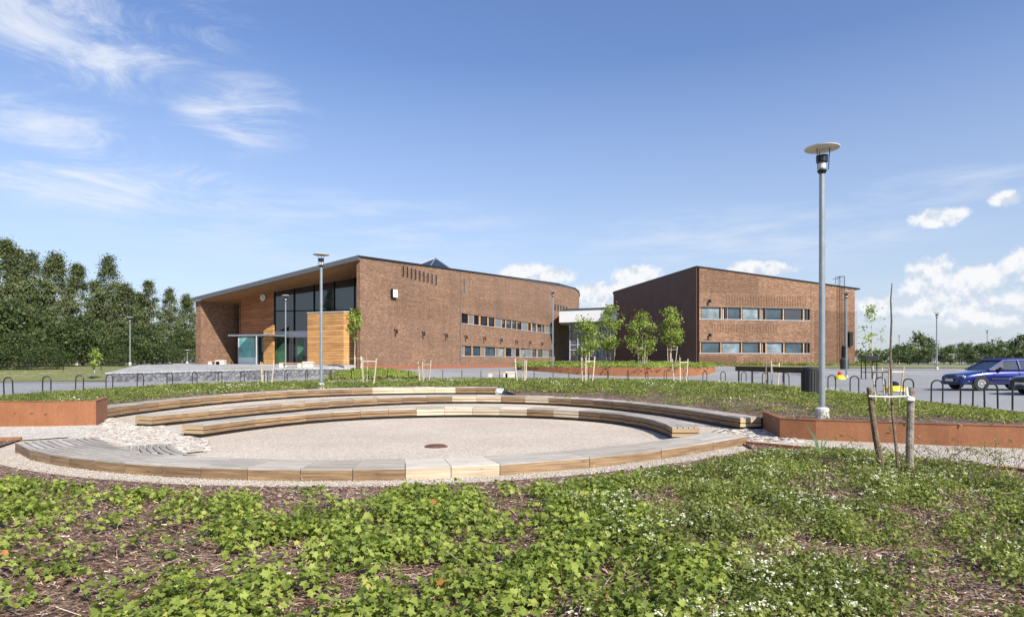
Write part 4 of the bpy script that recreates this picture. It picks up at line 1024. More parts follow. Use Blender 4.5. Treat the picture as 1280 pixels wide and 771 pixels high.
# ------------------------------------------------------------------ bike hoops along the kerb
OR = 'first second third fourth fifth sixth seventh eighth ninth tenth eleventh twelfth thirteenth fourteenth fifteenth sixteenth seventeenth eighteenth nineteenth twentieth'.split()
OR += ['twenty-'+o for o in OR[:9]] + ['thirtieth'] + ['thirty-'+o for o in OR[:9]] + ['fortieth'] + ['forty-'+o for o in OR[:9]]
KO = offset(resample(UKs, .25), .42); KT = np.gradient(KO, axis=0)
hoop_px = [13,57,99,138,175,211,244,276,303,331,358,385,411,437,462,485,508,555,577,601,623,645,668,690,712.5,736,760,783,807,830,856,880,905,928,957,984,1039,1069,1100,1136,1171,1206,1241,1272]
def hoop_parts(r):
    q = MB(); w_, hh = .19, .85
    path = [(0, -w_, -.05), (0, -w_, .3), (0, -w_, hh-w_)]+[(0, -w_*math.cos(t), hh-w_+w_*math.sin(t)) for t in np.linspace(0, math.pi, 13)[1:-1]]+[(0, w_, hh-w_), (0, w_, .3), (0, w_, -.05)]
    q.tube(path, .026, 10, cap=True); q.build('hoop', M['rackpaint'], r)
    for s in (-1, 1):
        q = MB(); q.lathe([(.0, .012), (.055, .01), (.06, -.01)], (0, s*w_, 0), 12); q.build('base_plate', M['darkmetal'], r)
proto = None; ang = CX+KO[:, 0]/KO[:, 1]*F
for i, px in enumerate(hoop_px):
    k = int(np.argmin(abs(ang-px)+np.where(KO[:, 1] < 12, 1e4, 0))); x, y = KO[k]; t = KT[k]; rz = math.atan2(t[1], t[0])
    if proto is None: proto = empty('bike_rack', (0, 0, 0)); hoop_parts(proto); r = proto
    else: r = copy_tree(proto)
    r.location = (x, y, H(x, y)-.015); r.rotation_euler = (R(random.uniform(-1.5, 1.5)), R(random.uniform(-1.5, 1.5)) if px != 508 else R(8), rz+random.uniform(-.05, .05))
    tag(r, 'black steel bike hoop, %s from the left in the curved row' % OR[i], 'bike rack', 'black bike hoops along the edge of the bed')

# ------------------------------------------------------------------ tree stakes and young trees
def stake_set(x, y, lev, h, spread, label, n=3, rad=.035, lean=.05, seed=0, bar=True, material='stake', rot=None):
    rr = random.Random(seed*7+1); r = empty('tree_support', (x, y, lev), 0, label, 'tree stakes', 'wooden stake frames round young trees'); tops = []
    a0 = rr.uniform(0, 6) if rot is None else rot
    for k in range(n):
        a = a0+k*2*math.pi/n; b = Vector((math.cos(a), math.sin(a), 0))*spread; t = b*(1+rr.uniform(.1, .5))+Vector((rr.uniform(-lean, lean), rr.uniform(-lean, lean), h*rr.uniform(.94, 1.06)))
        q = MB(); q.tube([b*.9-Vector((0, 0, .1)), (b+t)/2, t], [rad, rad*.97, rad*.9], 8); q.build('stake', M[material], r); tops.append(t)
    q = MB()
    for k in range(n):
        a_, b_ = tops[k], tops[(k+1) % n]; z = h*.86; f = lambda v: Vector((v.x*.97, v.y*.97, z)); 
        if bar: q.tube([f(a_), f(b_)], .022, 6)
        else: q.tube([f(a_), f(b_)], .009, 5)
    q.build('crossbar' if bar else 'tie', M['stake' if bar else 'string'], r)
    return r
def crown_points(n, env, nclump, csz, seed, flat=1.):
    rs = np.random.default_rng(seed); C = []
    while len(C) < nclump:
        p = rs.uniform(-1, 1, 3); z = (p[2]+1)/2; rad = env(z)
        if np.hypot(p[0], p[1]) < 1 and rs.uniform() < .35+.65*np.hypot(p[0], p[1]): C.append((p[0]*rad, p[1]*rad, z))
    C = np.array(C); k = rs.integers(0, nclump, n); cl = rs.uniform(0, 1, nclump); sz = rs.uniform(.6, 1.25, nclump)
    return C, k, cl, sz, rs
def make_tree(name, h, base, rad, leafn, lsz, nclump, csz, lm, bm_, seed, env=None, trunk_r=.1, tmpl=(LEAF_V, LEAF_F), limbs=9, parent=None, lean=(0, 0), gap=0):
    """crown between base and h; clumps of leaves on limbs, uneven outline"""
    env = env or (lambda z: rad*math.sin(math.pi*min(1, max(.03, z))**.75)**.7)
    C, k, cl, sz, rs = crown_points(leafn, env, nclump, csz, seed)
    C[:, 2] = base+C[:, 2]*(h-base)
    C[:, 0] += lean[0]*C[:, 2]/h; C[:, 1] += lean[1]*C[:, 2]/h
    pos = C[k]+rs.normal(size=(leafn, 3))*(csz*sz[k])[:, None]*np.array([1, 1, .75])
    out = pos-np.array([0, 0, (h+base)/2]); out /= np.linalg.norm(out, axis=1, keepdims=True)+1e-6
    nr = out*.7+rs.normal(size=(leafn, 3))*.8+np.array([0, 0, .35])
    hd = rs.normal(size=(leafn, 3))+np.array([0, 0, -1.1])
    rnd = np.clip(.25+.5*cl[k]+rs.normal(size=leafn)*.16, 0, 1)
    ss = lsz*rs.uniform(.65, 1.35, leafn)
    cr = cloud_mesh('crown', pos, nr, hd, ss, rnd, tmpl[0], tmpl[1], lm, parent)
    q = MB(); n = 8; wob = [Vector((rs.normal()*.02*h/4, rs.normal()*.02*h/4, 0)) for _ in range(n+1)]
    tp = [Vector((lean[0]*i/n, lean[1]*i/n, h*.93*i/n))+wob[i]*(i/n) for i in range(n+1)]; tp[0].z = -.15
    q.tube(tp, [trunk_r*(1-.88*i/n) for i in range(n+1)], 8)
    for i in range(min(limbs, nclump)):
        c = Vector(C[i*(nclump//max(1, min(limbs, nclump)))]); z0 = max(base*.7, c.z-(c-Vector((0, 0, c.z))).length*.8); f = min(1, z0/(h*.93)); s0 = Vector((lean[0]*f, lean[1]*f, z0)); 
        md = (s0+c)/2+Vector((0, 0, -.05*h*.2)); rr = trunk_r*(1-.85*f)*.5; q.tube([s0, md, c], [rr, rr*.6, rr*.25], 5, cap=False)
    tr = q.build('trunk', bm_, parent)
    return cr, tr
YL = M['leaf_young']
def young(px, Z, topy, basey, lev, crown_w, label, seed, leafn=1500, lsz=.13, stake=True, slab=None, lm=None, nclump=34, sh=1.9, bfrac=None):
    x = atz(px, Z); top = CAMH+(HZ-topy)*Z/F-lev; cb = CAMH+(HZ-basey)*Z/F-lev
    r = empty('young_tree', (x, Z, lev), 0, label, 'tree', 'young planted trees')
    rad = crown_w/2*Z/F
    make_tree('t', top, cb, rad, leafn, lsz, nclump, rad*.24, lm or YL, M['palebark'], seed, trunk_r=.05, parent=r)
    if stake: stake_set(x, Z, lev, sh, .42, slab, n=4 if seed % 2 else 3, seed=seed)
    return r
# horseshoe planter in front of the right building
plan = [(.5, 62.5), (1.2, 59.2), (5, 56.2), (10, 54.6), (14.5, 54.6), (17.6, 56.4), (18.8, 60), (19.2, 68), (16, 80), (8, 84), (2, 76)]
PL = np.array(plan+[plan[0]]); pp = []
for i in range(len(plan)):
    p0, p1_, p2_, p3 = (np.array(plan[(i+j) % len(plan)]) for j in (-1, 0, 1, 2))
    for t in np.linspace(0, 1, 5, endpoint=False): pp.append(.5*((2*p1_)+(-p0+p2_)*t+(2*p0-5*p1_+4*p2_-p3)*t*t+(-p0+3*p1_-3*p2_+p3)*t**3))
pp = np.array(pp)
PLV = 1.02
q = empty('raised_planter', (pp[0][0], pp[0][1], 0), 0, 'raised curved planter of rusty steel with shrubs before the link building', 'planter'); m_ = MB()
P_ = pp-pp[0]
for i in range(len(P_)):
    a, b = P_[i], P_[(i+1) % len(P_)]; l = np.hypot(*(b-a)); u = i*l; m_.poly([(*a, -.1), (*b, -.1), (*b, PLV), (*a, PLV)]); 
    n = Vector((b[1]-a[1], a[0]-b[0])).normalized()*-.1; m_.poly([(*a, PLV), (*b, PLV), (b[0]+n.x, b[1]+n.y, PLV), (a[0]+n.x, a[1]+n.y, PLV)])
m_.build('steel_face', M['corten'], q)
sheet('mulch_bed', [tuple(p) for p in pp], lambda x, y: PLV-.06+.15*float(sst(56, 68, y)), 1.5, M['mulch'])
LVP = lambda y: PLV-.06+.15*float(sst(56, 68, y))
for px, Z, ty, by, cw, lab, sd in ((732, 60, 399, 440, 34, 'small bushy young tree, leftmost before the glazed link', 21), (763, 63, 383, 436, 31, 'taller young tree right before the white fascia of the link', 22),
        (803, 61, 392, 440, 36, 'broad young tree before the dark shaded brick wall', 23), (839, 64, 382, 433, 26, 'slim young tree nearest the lit corner of the right building', 24)):
    young(px, Z, ty, by, LVP(Z), cw, lab, sd, 1700, .21, True, 'pale stake frame under the ' + {21: 'leftmost young tree before the link', 22: 'tall young tree before the white fascia', 23: 'broad young tree before the dark wall', 24: 'slim young tree by the lit corner'}[sd], nclump=30)
young(443.5, 55.0, 385, 424, H(-13.5, 55), 19, 'slim young tree with a narrow leafy head before the brick corner', 31, 650, .24, True, 'stake frame round the slim young tree at the brick corner', nclump=14, sh=1.7)
young(1090, 50, 383, 446, H(28, 50), 27, 'sparse young tree by the right end of the brick building', 32, 420, .17, False, nclump=24)
young(118, 52, 435, 458, .75, 17, 'tiny bright green sapling at the edge of the dark trees', 33, 300, .2, False, nclump=12)
# stake sets in the near bed (no leaf yet)
for px, Z, h, lab, sd, rt in ((332, 37, 1.35, 'stake frame left of the nearer street lamp', 1, .3), (458.5, 31, 1.4, 'stake frame in the bed between the lamp and the brick corner', 2, .2), (530, 39, 1.3, 'stake frame in the bed before the plain part of the long brick wall', 3, .5),
                     (653, 39, 1.4, 'stake frame in the bed left of the corten planter', 4, .9), (733.5, 36, 1.45, 'stake frame before the left part of the planter', 5, .2), (850, 34, 1.35, 'stake frame before the right part of the planter', 6, .25), (965, 34.5, 1.4, 'stake frame just left of the black litter bin', 7, .1)):
    x = atz(px, Z); stake_set(x, Z, HB(x, Z), h, .34 if sd != 6 else .38, lab, n=3, rad=.036, seed=sd, lean=.06, rot=rt)
    r = empty('sapling', (x, Z, HB(x, Z)), 0, 'thin bare sapling inside the '+lab.replace('stake frame', 'frame').replace(' plain part of the', ''), 'sapling', 'bare saplings in the bed'); q = MB(); q.tube([(0, 0, -.1), (.03, 0, h*.6), (-.02, .02, h*1.15)], [.02, .014, .006], 6); q.build('trunk', M['palebark'], r)
    cloud_mesh('crown', np.array([(random.uniform(-.1, .1), random.uniform(-.1, .1), h*random.uniform(.3, 1.1)) for _ in range(14)]), rv(14), rv(14), RNG.uniform(.05, .09, 14), RNG.uniform(.3, 1, 14), LEAF_V, LEAF_F, YL, r)
x, Z = atz(1109, 16.4), 16.4
stake_set(x, Z, HB(x, Z), 1.02, .26, 'slender stake frame in the right bed behind the front stakes', n=4, rad=.02, seed=12, lean=.06, bar=True)
# front stakes: bark-covered leaning stake, thick peeled post, string, thin sapling
r = empty('tree_support', (*unp(1120, 602), 0), 0, 'front pair of rough bark stakes joined by white string', 'tree stakes'); ox, oy = unp(1120, 602)
def W3(px, py, Z): return Vector((atz(px, Z)-ox, Z-oy, CAMH+(HZ-py)*Z/F))
q = MB(); q.tube([W3(1106, 606, 8.1), W3(1101, 578, 8.1), W3(1095, 548, 8.1), W3(1090, 515, 8.1), W3(1086, 484, 8.1)], [.045, .042, .038, .034, .028], 10); q.build('leaning_stake', M['bark'], r)
q = MB(); q.tube([W3(1137.5, 608, 8.0), W3(1137, 560, 8.0), W3(1138, 520, 8.0), W3(1139, 484, 8.0)], [.046, .044, .042, .040], 12); q.build('upright_post', M['greybark'], r)
q = MB(); q.tube([W3(1086, 495, 8.05), W3(1112, 496, 8.0), W3(1134, 495, 7.95), W3(1143, 498, 7.95)], .012, 6); q.tube([W3(1134, 499, 7.96), W3(1143, 500, 7.95)], .02, 6); q.tube([W3(1134, 495, 7.95), W3(1133, 484, 7.96)], .016, 6); q.build('tie', M['string'], r)
r = empty('sapling', (*unp(1125, 604), 0), 0, 'tall thin leaning sapling with a few leaves between the front stakes', 'sapling'); ox, oy = unp(1125, 604)
q = MB(); pts = [W3(1126, 606, 7.9), W3(1122, 578, 7.95), W3(1119, 548, 8.0), W3(1116, 520, 8.05), W3(1114, 480, 8.1), W3(1113, 440, 8.1), W3(1114.5, 400, 8.1), W3(1113.5, 375, 8.1), W3(1115, 354, 8.1)]
q.tube(pts, [.022, .019, .018, .017, .015, .013, .011, .009, .006], 8)
for f, dx_ in ((3, .12), (3.6, -.1), (2.6, .14), (2.2, -.08), (4.5, .1)):
    p = pts[int(f)].lerp(pts[int(f)+1], f % 1); q.tube([p, p+Vector((dx_*.6, 0, .05)), p+Vector((dx_, .02, .12))], [.006, .004, .002], 5)
q.build('trunk', M['bark'], r)
LP = []
for f, dx_ in ((3, .12), (3.6, -.1), (2.6, .14), (2.2, -.08)):
    p = pts[int(f)].lerp(pts[int(f)+1], f % 1)
    for k in range(7): LP.append(p+Vector((dx_*random.uniform(.3, 1.2), random.uniform(-.05, .05), random.uniform(.0, .16))))
LP = np.array([tuple(p) for p in LP]); cloud_mesh('leaves', LP, rv(len(LP))+[0, 0, .6], rv(len(LP)), RNG.uniform(.03, .055, len(LP)), RNG.uniform(.1, .8, len(LP)), LEAF_V, LEAF_F, M['leaf_spirea'], r)

# ------------------------------------------------------------------ small things on the lot
x, y = atz(1012.5, 21.5), 21.5; r = empty('litter_bin', (x, y, HB(x, y)), .3, 'dark cylindrical litter bin beside the tall lamp pole', 'bin')
q = MB(); q.lathe([(0, 0), (.25, 0), (.26, .05), (.26, .86), (.28, .87), (.28, .95), (.22, .96), (.2, .8), (0, .8)], seg=22); q.build('body', M['plastic'], r)
q = MB()
for k in range(18): a = k/18*2*math.pi; q.tube([(.268*math.cos(a), .268*math.sin(a), .08), (.268*math.cos(a), .268*math.sin(a), .84)], .008, 4)
q.build('slats', M['darkmetal'], r)
q = MB(); q.lathe([(.0, .97), (.03, .97), (.03, .99), (0, .99)], (0, -.1, 0), 8); q.build('knob', M['galv'], r)
a = (atz(920, 40), 40); b = (atz(1003, 32), 32); r = empty('steel_barrier', (*a, H(*a)), 0, 'long low black steel barrier beam left of the litter bin', 'barrier'); d = (b[0]-a[0], b[1]-a[1]); L = math.hypot(*d); r.rotation_euler.z = math.atan2(d[1], d[0])
za = CAMH+(HZ-457.5)*40/F-H(*a); q = MB(); q.box((0, -.05, za-.3), (L, .05, za)); q.build('beam', M['darkmetal'], r)
for k in range(5): q = MB(); q.box((.2+k*(L-.4)/4-.04, .052, -.05), (.2+k*(L-.4)/4+.04, .13, za-.02)); q.build('post', M['darkmetal'], r)
def gbench(px, Z, w_, lev, label, rz=0):
    r = empty('plaza_bench', (atz(px, Z), Z, lev), rz, label, 'bench', 'benches with white concrete blocks')
    q = MB(); q.box((-w_/2, -.22, .40), (w_/2, .22, .47)); q.build('seat', M['jamb'], r)
    for s, ww in ((-1, .35), (.25, .35), (1, .9)): q = MB(); c = s*(w_/2-ww/2); q.box((c-ww/2, -.25, 0), (c+ww/2, .25, .395)); q.build('block', M['concrete'], r)
    q = MB(); q.box((w_/2-.9, -.24, .472), (w_/2, .24, .55)); q.build('end_block', M['linkfascia'], r)
gbench(371, 55, 2.9, .95, 'timber bench on white blocks on the plaza before the timber box'); gbench(271.5, 63, 1.6, 1.1, 'short bench on white blocks at the left pier of the entrance'); gbench(628, 52.5, 2.3, H(0, 52.5)+.08, 'timber bench on white blocks along the long brick wall')
# yellow and red play blocks
for px, Z, sc, lab in ((1050, 47, 1., 'small low yellow block with red knob beside the lamp on the lot'), (1118, 31, 1.25, 'larger yellow block with dark stripe behind the slender stakes')):
    r = empty('play_block', (atz(px, Z), Z, H(atz(px, Z), Z)), 0, lab, 'play block', 'yellow blocks on the lot'); fz = sc if px < 1100 else sc*.62; q = MB(); q.lathe([(0, .34*fz), (.2*sc, .32*fz), (.34*sc, .2*fz), (.4*sc, 0)], seg=14); q.build('body', M['yellow'], r)
    q = MB(); q.lathe([(.16*sc, .33*fz), (.15*sc, .5*fz), (.06*sc, .6*fz), (0, .6*fz)], seg=12); q.build('knob', M['red'] if px < 1100 else M['darkmetal'], r)
# tree guard and second bin
x = atz(1090, 48); r = empty('tree_guard', (x, 48.4, H(x, 48)), 0, 'black steel tree guard round the sparse young tree', 'tree guard'); q = MB()
for sx in (-.42, .42):
    for sy in (-.3, .3): q.tube([(sx, sy, 0), (sx, sy, 1.75)], .04, 6)
for z in (.5, 1.7): q.tube([(-.42, -.3, z), (.42, -.3, z), (.42, .3, z), (-.42, .3, z), (-.42, -.3, z)], .03, 5)
q.build('frame', M['darkmetal'], r); q = MB(); q.box((-.4, -.33, 1.4), (.4, -.30, 1.72)); q.build('panel', M['darkmetal'], r)
x = atz(1055.5, 62); r = empty('litter_bin', (x, 62, H(x, 62)), 0, 'small dark bin at the foot of the right building below the ladder', 'bin'); q = MB(); q.lathe([(0, 0), (.38, 0), (.4, .9), (.35, 1.0), (0, 1.02)], seg=16); q.build('body', M['plastic'], r)

# fences: low dark rail at left, wire fence at far right
def rail(P, hf, hh, step, label, n_rail=2, tube_r=.035):
    P = resample(np.array(P), step); r = empty('fence', (*P[0], hf(*P[0])), 0, label, 'fence'); o = np.array([*P[0], hf(*P[0])])
    Q = [np.array([*p, hf(*p)])-o for p in P]; q = MB()
    for k in range(n_rail): z = hh*(1-k*.45); q.tube([tuple(a+np.array([0, 0, z])) for a in Q], tube_r*.7, 5)
    q.build('rails', M['darkmetal'], r)
    for a in Q[:60]: q = MB(); q.tube([tuple(a-np.array([0, 0, .1])), tuple(a+np.array([0, 0, hh]))], tube_r, 5); q.build('post', M['darkmetal'], r)
rail([(-56, 57), (-40, 58.5), (-34, 64)], H, .75, 3., 'low dark rail fence between the grass and the trees at left')
rail([(38, 88), (60, 86), (95, 84)], H, 1.3, 3.2, 'thin wire fence beyond the parking lot at right', 3, .03)
# far dark building behind trees
r = empty('far_building', (atz(1200, 210), 210, H(100, 200)), 0, 'distant low flat-roofed building half hidden behind the far trees', 'building'); q = MB(); q.box((-10, 0, 0), (9, 12, 3.8)); q.build('wall', mat('far_wall', (.22, .24, .27), .8, var=.1), r); q = MB(); q.box((-10.5, -.5, 3.8), (9.5, 12.5, 4.6)); q.build('roof', M['farroof'], r)
# green verge and pavement strips
sheet('grass_verge', [(24, 66), (45, 64), (110, 60), (110, 66), (45, 70), (24, 72)], lambda x, y: H(x, y)+.03, 2.5, M['grass'])
sheet('grass_verge', [(-70, 43), (-31, 48.6), (-34, 58), (-70, 58)], lambda x, y: H(x, y)+.03, 2.5, M['grass'])
sheet('path', [(-70, 40.5), (-31, 46.5), (-31, 47.3), (-70, 41.6)], lambda x, y: H(x, y)+.02, 2.5, M['concrete'])
sheet('path', [(28, 60.5), (60, 56), (110, 52), (110, 53), (60, 57), (28, 61.5)], lambda x, y: H(x, y)+.02, 2.5, M['concrete'])
isl = [(-15.4, 52.6), (-13.0, 51.6), (-9.5, 52.2), (-7.6, 54.0), (-9, 55.6), (-12.6, 56.2), (-15, 55.0)]
HI = lambda x, y: H(x, y)+.42*float(sst(3.6, .5, math.hypot((x+11.8)*.8, (y-54)*1.2)))+.02
sheet('mulch_bed', isl, HI, .8, M['mulch'])

# ------------------------------------------------------------------ cars
def car(x0, y0, lev, paint, label):
    """nose points to -X; x0 = nose, y0 = near side"""
    r = empty('parked_car', (x0, y0+.85, lev), 0, label, 'car', 'parked cars')
    # stations: x, z_bottom, z_top, half width
    st = [(0, .42, .62, .60), (.06, .30, .70, .74), (.25, .24, .76, .81), (.8, .22, .86, .85), (1.35, .22, .93, .86), (2.2, .22, .95, .87), (3.2, .22, .96, .87), (3.9, .24, .97, .85), (4.35, .30, .94, .80), (4.52, .38, .80, .72)]
    def ring(s):
        x, zb, zt, w_ = s; h = zt-zb
        return [(x, -w_*.9, zb), (x, -w_*.985, zb+h*.25), (x, -w_, zb+h*.55), (x, -w_*.97, zb+h*.82), (x, -w_*.86, zt-.015), (x, -w_*.4, zt+.02), (x, w_*.4, zt+.02), (x, w_*.86, zt-.015), (x, w_*.97, zb+h*.82), (x, w_, zb+h*.55), (x, w_*.985, zb+h*.25), (x, w_*.9, zb)]
    Rg = [ring(s) for s in st]; q = MB()
    for A, B in zip(Rg, Rg[1:]):
        for k in range(12): j = (k+1) % 12; q.poly([A[k], A[j], B[j], B[k]], smooth=True)
    q.poly(Rg[0]); q.poly(Rg[-1][::-1]); bd = q.build('body', paint, r, weld=True)
    sb = bd.modifiers.new('s', 'SUBSURF'); sb.levels = 1; sb.render_levels = 2
    # greenhouse: glass block with painted roof and pillars
    g0 = [(1.25, .92, .74), (2.0, 1.36, .60), (3.55, 1.40, .60), (4.25, .95, .70)]
    lowr = [(1.25, .90, .76), (1.9, .93, .77), (3.6, .94, .77), (4.28, .94, .72)]
    for s in (-1, 1):
        q = MB()
        for (xa_, za_, wa), (xb_, zb_, wb), (xc, zc, wc), (xd, zd, wd_) in zip(lowr, lowr[1:], g0[1:], g0):
            q.poly([(xa_, s*wa, za_), (xb_, s*wb, zb_), (xc, s*wc, zc-.03), (xd, s*wd_, zd-.01)][::s])
        q.build('side_window', M['carglass'], r)
    q = MB(); q.poly([(1.25, -.74, .915), (1.25, .74, .915), (2.0, .60, 1.345), (2.0, -.60, 1.345)][::-1]); q.build('windscreen', M['carglass'], r)
    q = MB(); q.poly([(4.28, -.7, .94), (4.28, .7, .94), (3.6, .6, 1.37), (3.6, -.6, 1.37)]); q.build('rear_window', M['carglass'], r)
    q = MB(); q.prism([(1.95, -.62), (3.62, -.62), (3.62, .62), (1.95, .62)], 1.34, 1.39)
    q.prism([(2.2, -.54), (3.45, -.54), (3.45, .54), (2.2, .54)], 1.385, 1.42); q.build('roof', paint, r, bevel=.02)
    q = MB()
    for s in (-1, 1):
        for a, b in (((1.22, .775, .93), (1.98, .625, 1.36)), ((2.62, .785, .95), (2.62, .625, 1.36)), ((4.25, .735, .96), (3.6, .625, 1.36)), ((3.55, .78, .96), (3.42, .63, 1.36))):
            q.tube([(a[0], s*a[1], a[2]), (b[0], s*b[1], b[2])], .028, 5)
        q.tube([(2.0, s*.55, 1.44), (3.5, s*.55, 1.46)], .02, 5)
    q.build('pillar', paint, r)
    for wx in (.82, 3.5):
        for s in (-1, 1):
            c = Vector((wx, s*.78, .31)); q = MB(); disc(q, c-Vector((0, s*.1, 0)), .31, (0, s, 0), .19, 24); wh = q.build('wheel', M['tyre'], r)
            q = MB(); disc(q, c+Vector((0, s*.091, 0)), .185, (0, s, 0), .012, 18)
            q.build('rim', M['rim'], wh); q = MB()
            for k in range(7): a = k*2*math.pi/7; q.box((-.02, 0, .07), (.02, .01, .14), M4=Matrix.Translation(c+Vector((0, s*.104-.005, 0))) @ Matrix.Rotation(a, 4, 'Y'))
            q.build('rim_slots', M['tyre'], wh)
            q = MB(); disc(q, Vector((wx, s*.855, .33)), .35, (0, s, 0), .006, 24); q.build('wheel_arch', M['tyre'], r)
    for s in (-1, 1):
        q = MB(); q.box((-.02, 0, 0), (.03, .34, .12), M4=Matrix.Translation((.1, s*.72 if s < 0 else .38, .56)) @ Matrix.Rotation(-s*.25, 4, 'Z')); q.build('headlight', M['headlamp'], r, bevel=.02)
        q = MB(); q.box((.06, 0, 0), (.24, .02, .09), M4=Matrix.Translation((.05, s*.78-.01, .57)) @ Matrix.Rotation(s*-.3, 4, 'Z')); q.build('indicator', M['headlamp'], r)
        q = MB(); q.box((1.62, s*.83-.04 if s < 0 else .83-.04, .93), (1.76, s*.83+.14 if s > 0 else s*.83+.04, 1.05)) if s > 0 else q.box((1.62, -.98, .93), (1.76, -.80, 1.05)); q.build('wing_mirror', M['trim'], r, bevel=.02)
        q = MB(); q.box((1.25, s*.872-.012, .50), (3.05, s*.872+.012, .55)); q.build('side_strip', M['amber'] if False else M['trim'], r)
        for xx in (1.42, 2.55): q = MB(); q.box((xx, s*.866-.006, .32), (xx+.012, s*.866+.006, .92)); q.build('door_seam', M['trim'], r)
    q = MB(); q.prism([(-.05, -.55), (.02, -.70), (.3, -.835), (.3, .835), (.02, .7), (-.05, .55)], .26, .44); q.build('front_bumper', paint if paint is M['carblue'] else M['trim'], r, bevel=.03)
    q = MB(); q.box((-.02, -.36, .60), (.02, .36, .68)); q.build('grille', M['trim'], r)
    q = MB(); q.box((-.075, -.26, .40), (-.055, .26, .51)); q.build('number_plate', M['plate'], r)
    q = MB(); q.box((-.07, -.5, .24), (-.052, .5, .34)); q.build('air_intake', M['trim'], r)
    return r
car(20.45, 29.0, H(21, 29), M['carblue'], 'blue estate car parked side-on beyond the bike hoops')
car(20.5, 24.9, H(20, 24), M['cardark'], 'dark navy car whose nose just enters the picture at the right edge')

# ------------------------------------------------------------------ low planting (foreground)
def scatter(poly, n, seed, dens=None):
    rs = np.random.default_rng(seed); xs = [p[0] for p in poly]; ys = [p[1] for p in poly]; out = []
    while sum(len(o) for o in out) < n:
        c = np.c_[rs.uniform(min(xs), max(xs), 20000), rs.uniform(min(ys), max(ys), 20000)]; c = c[inside_np(c, poly)]
        if dens is not None: c = c[rs.uniform(size=len(c)) < dens(c[:, 0], c[:, 1])]
        out.append(c)
        if len(c) == 0: break
    return np.concatenate(out)[:n]
def vis(x, y, m=.25): return ((np.abs(x) < y*(.8+.05)+m)).astype(float)
def vnoise(x, y, s, seed=0):
    rs = np.random.default_rng(seed); ph = rs.uniform(0, 6.28, 8); an = rs.uniform(0, 6.28, 8); fr_ = s*rs.uniform(.6, 1.9, 8)
    return sum(np.sin(fr_[i]*(x*math.cos(an[i])+y*math.sin(an[i]))+ph[i]+1.3*np.sin(fr_[(i+1) % 8]*.7*(y*math.cos(an[i])-x*math.sin(an[i])))) for i in range(8))/8
FGP = [p for p in fg_poly]
_bd = _fb
def edge_d(x, y): return np.min(np.hypot(x[:, None]-_bd[None, :, 0], y[:, None]-_bd[None, :, 1]), axis=1)
hfv = np.vectorize(HF)
# which plants: lobed-leaf shrubs at left and centre, fine-leaved flowering shrubs at right
def split(x, y): return x-(.80+.12*(y-4)+.35*np.sin(y*1.7))             # >0: flowering side
def bushes(centers, rad, hgt, leaves, lsz, seed, hf, up=.8):
    """leaf arrays for low domed plants: centers (n,2), rad/hgt per plant"""
    rs = np.random.default_rng(seed); n = len(centers); k = np.repeat(np.arange(n), leaves)
    m = len(k); a = rs.uniform(0, 2*math.pi, m); u = np.sqrt(rs.uniform(0, 1, m)); r_ = rad[k]*u*(1+.25*np.sin(3*a+k)); 
    shell = rs.uniform(.45, 1., m)**.6; z = hgt[k]*np.sqrt(np.clip(1-.85*u**2, 0, 1))*shell
    x = centers[k, 0]+r_*np.cos(a); y = centers[k, 1]+r_*np.sin(a)
    pos = np.c_[x, y, hf(centers[:, 0], centers[:, 1])[k]+z+.01]
    nr = np.c_[np.cos(a)*u*.7, np.sin(a)*u*.7, np.full(m, up)]+rs.normal(size=(m, 3))*.33
    hd = np.c_[np.cos(a), np.sin(a), -.2*np.ones(m)]+rs.normal(size=(m, 3))*.7
    return pos, nr, hd, k, rs
# lobed shrubs
def d_lobed(x, y):
    v = vnoise(x, y, 3.1, 5)+.4*vnoise(x, y, 7, 6)
    v += .45*vnoise(x, y, 14, 7); c = np.clip((v-.09+.12*sst(7.0, 4.2, y)+.24*sst(-2.6, -.8, x)*sst(8.2, 5.5, y)+.12*sst(-4.2, -5.2, x)-.28*np.exp(-((x+2.9)/.9)**2-((y-4.3)/.8)**2))*3.6, .07, 1)*sst(.4, 1.2, edge_d(x, y))
    return c*(split(x, y) < .35)*vis(x, y, .6)*(y > 3.0)
P = scatter(FGP, 2000, 41, d_lobed); n = len(P); rs = np.random.default_rng(9)
rad = rs.uniform(.05, .13, n); hgt = rs.uniform(.05, .22, n)*np.clip(.5+edge_d(P[:, 0], P[:, 1])/3, .5, 1)
pos, nr, hd, k, rs2 = bushes(P, rad, hgt, rs.integers(8, 22, n), None, 12, hfv)
tone = rs.uniform(0, 1, n)*.5+.25*(vnoise(P[:, 0], P[:, 1], 3, 8)+1)*.5
rnd = np.clip(tone[k]+rs2.normal(size=len(k))*.16+.05, 0, .95); red = rs2.uniform(size=len(k)) < .0035; rnd[red] = .99
o = cloud_mesh('ground_cover', pos, nr, hd, (.024+.046*rs2.beta(1.6, 1.8, len(k)))*(.8+.4*tone[k]), rnd, LEAF_MAPLE_V, LEAF_MAPLE_F, M['leaf_maple'])
tag(o, 'bright green lobed-leaf low shrubs covering the front left mulch bed', 'shrubs', kind='stuff')
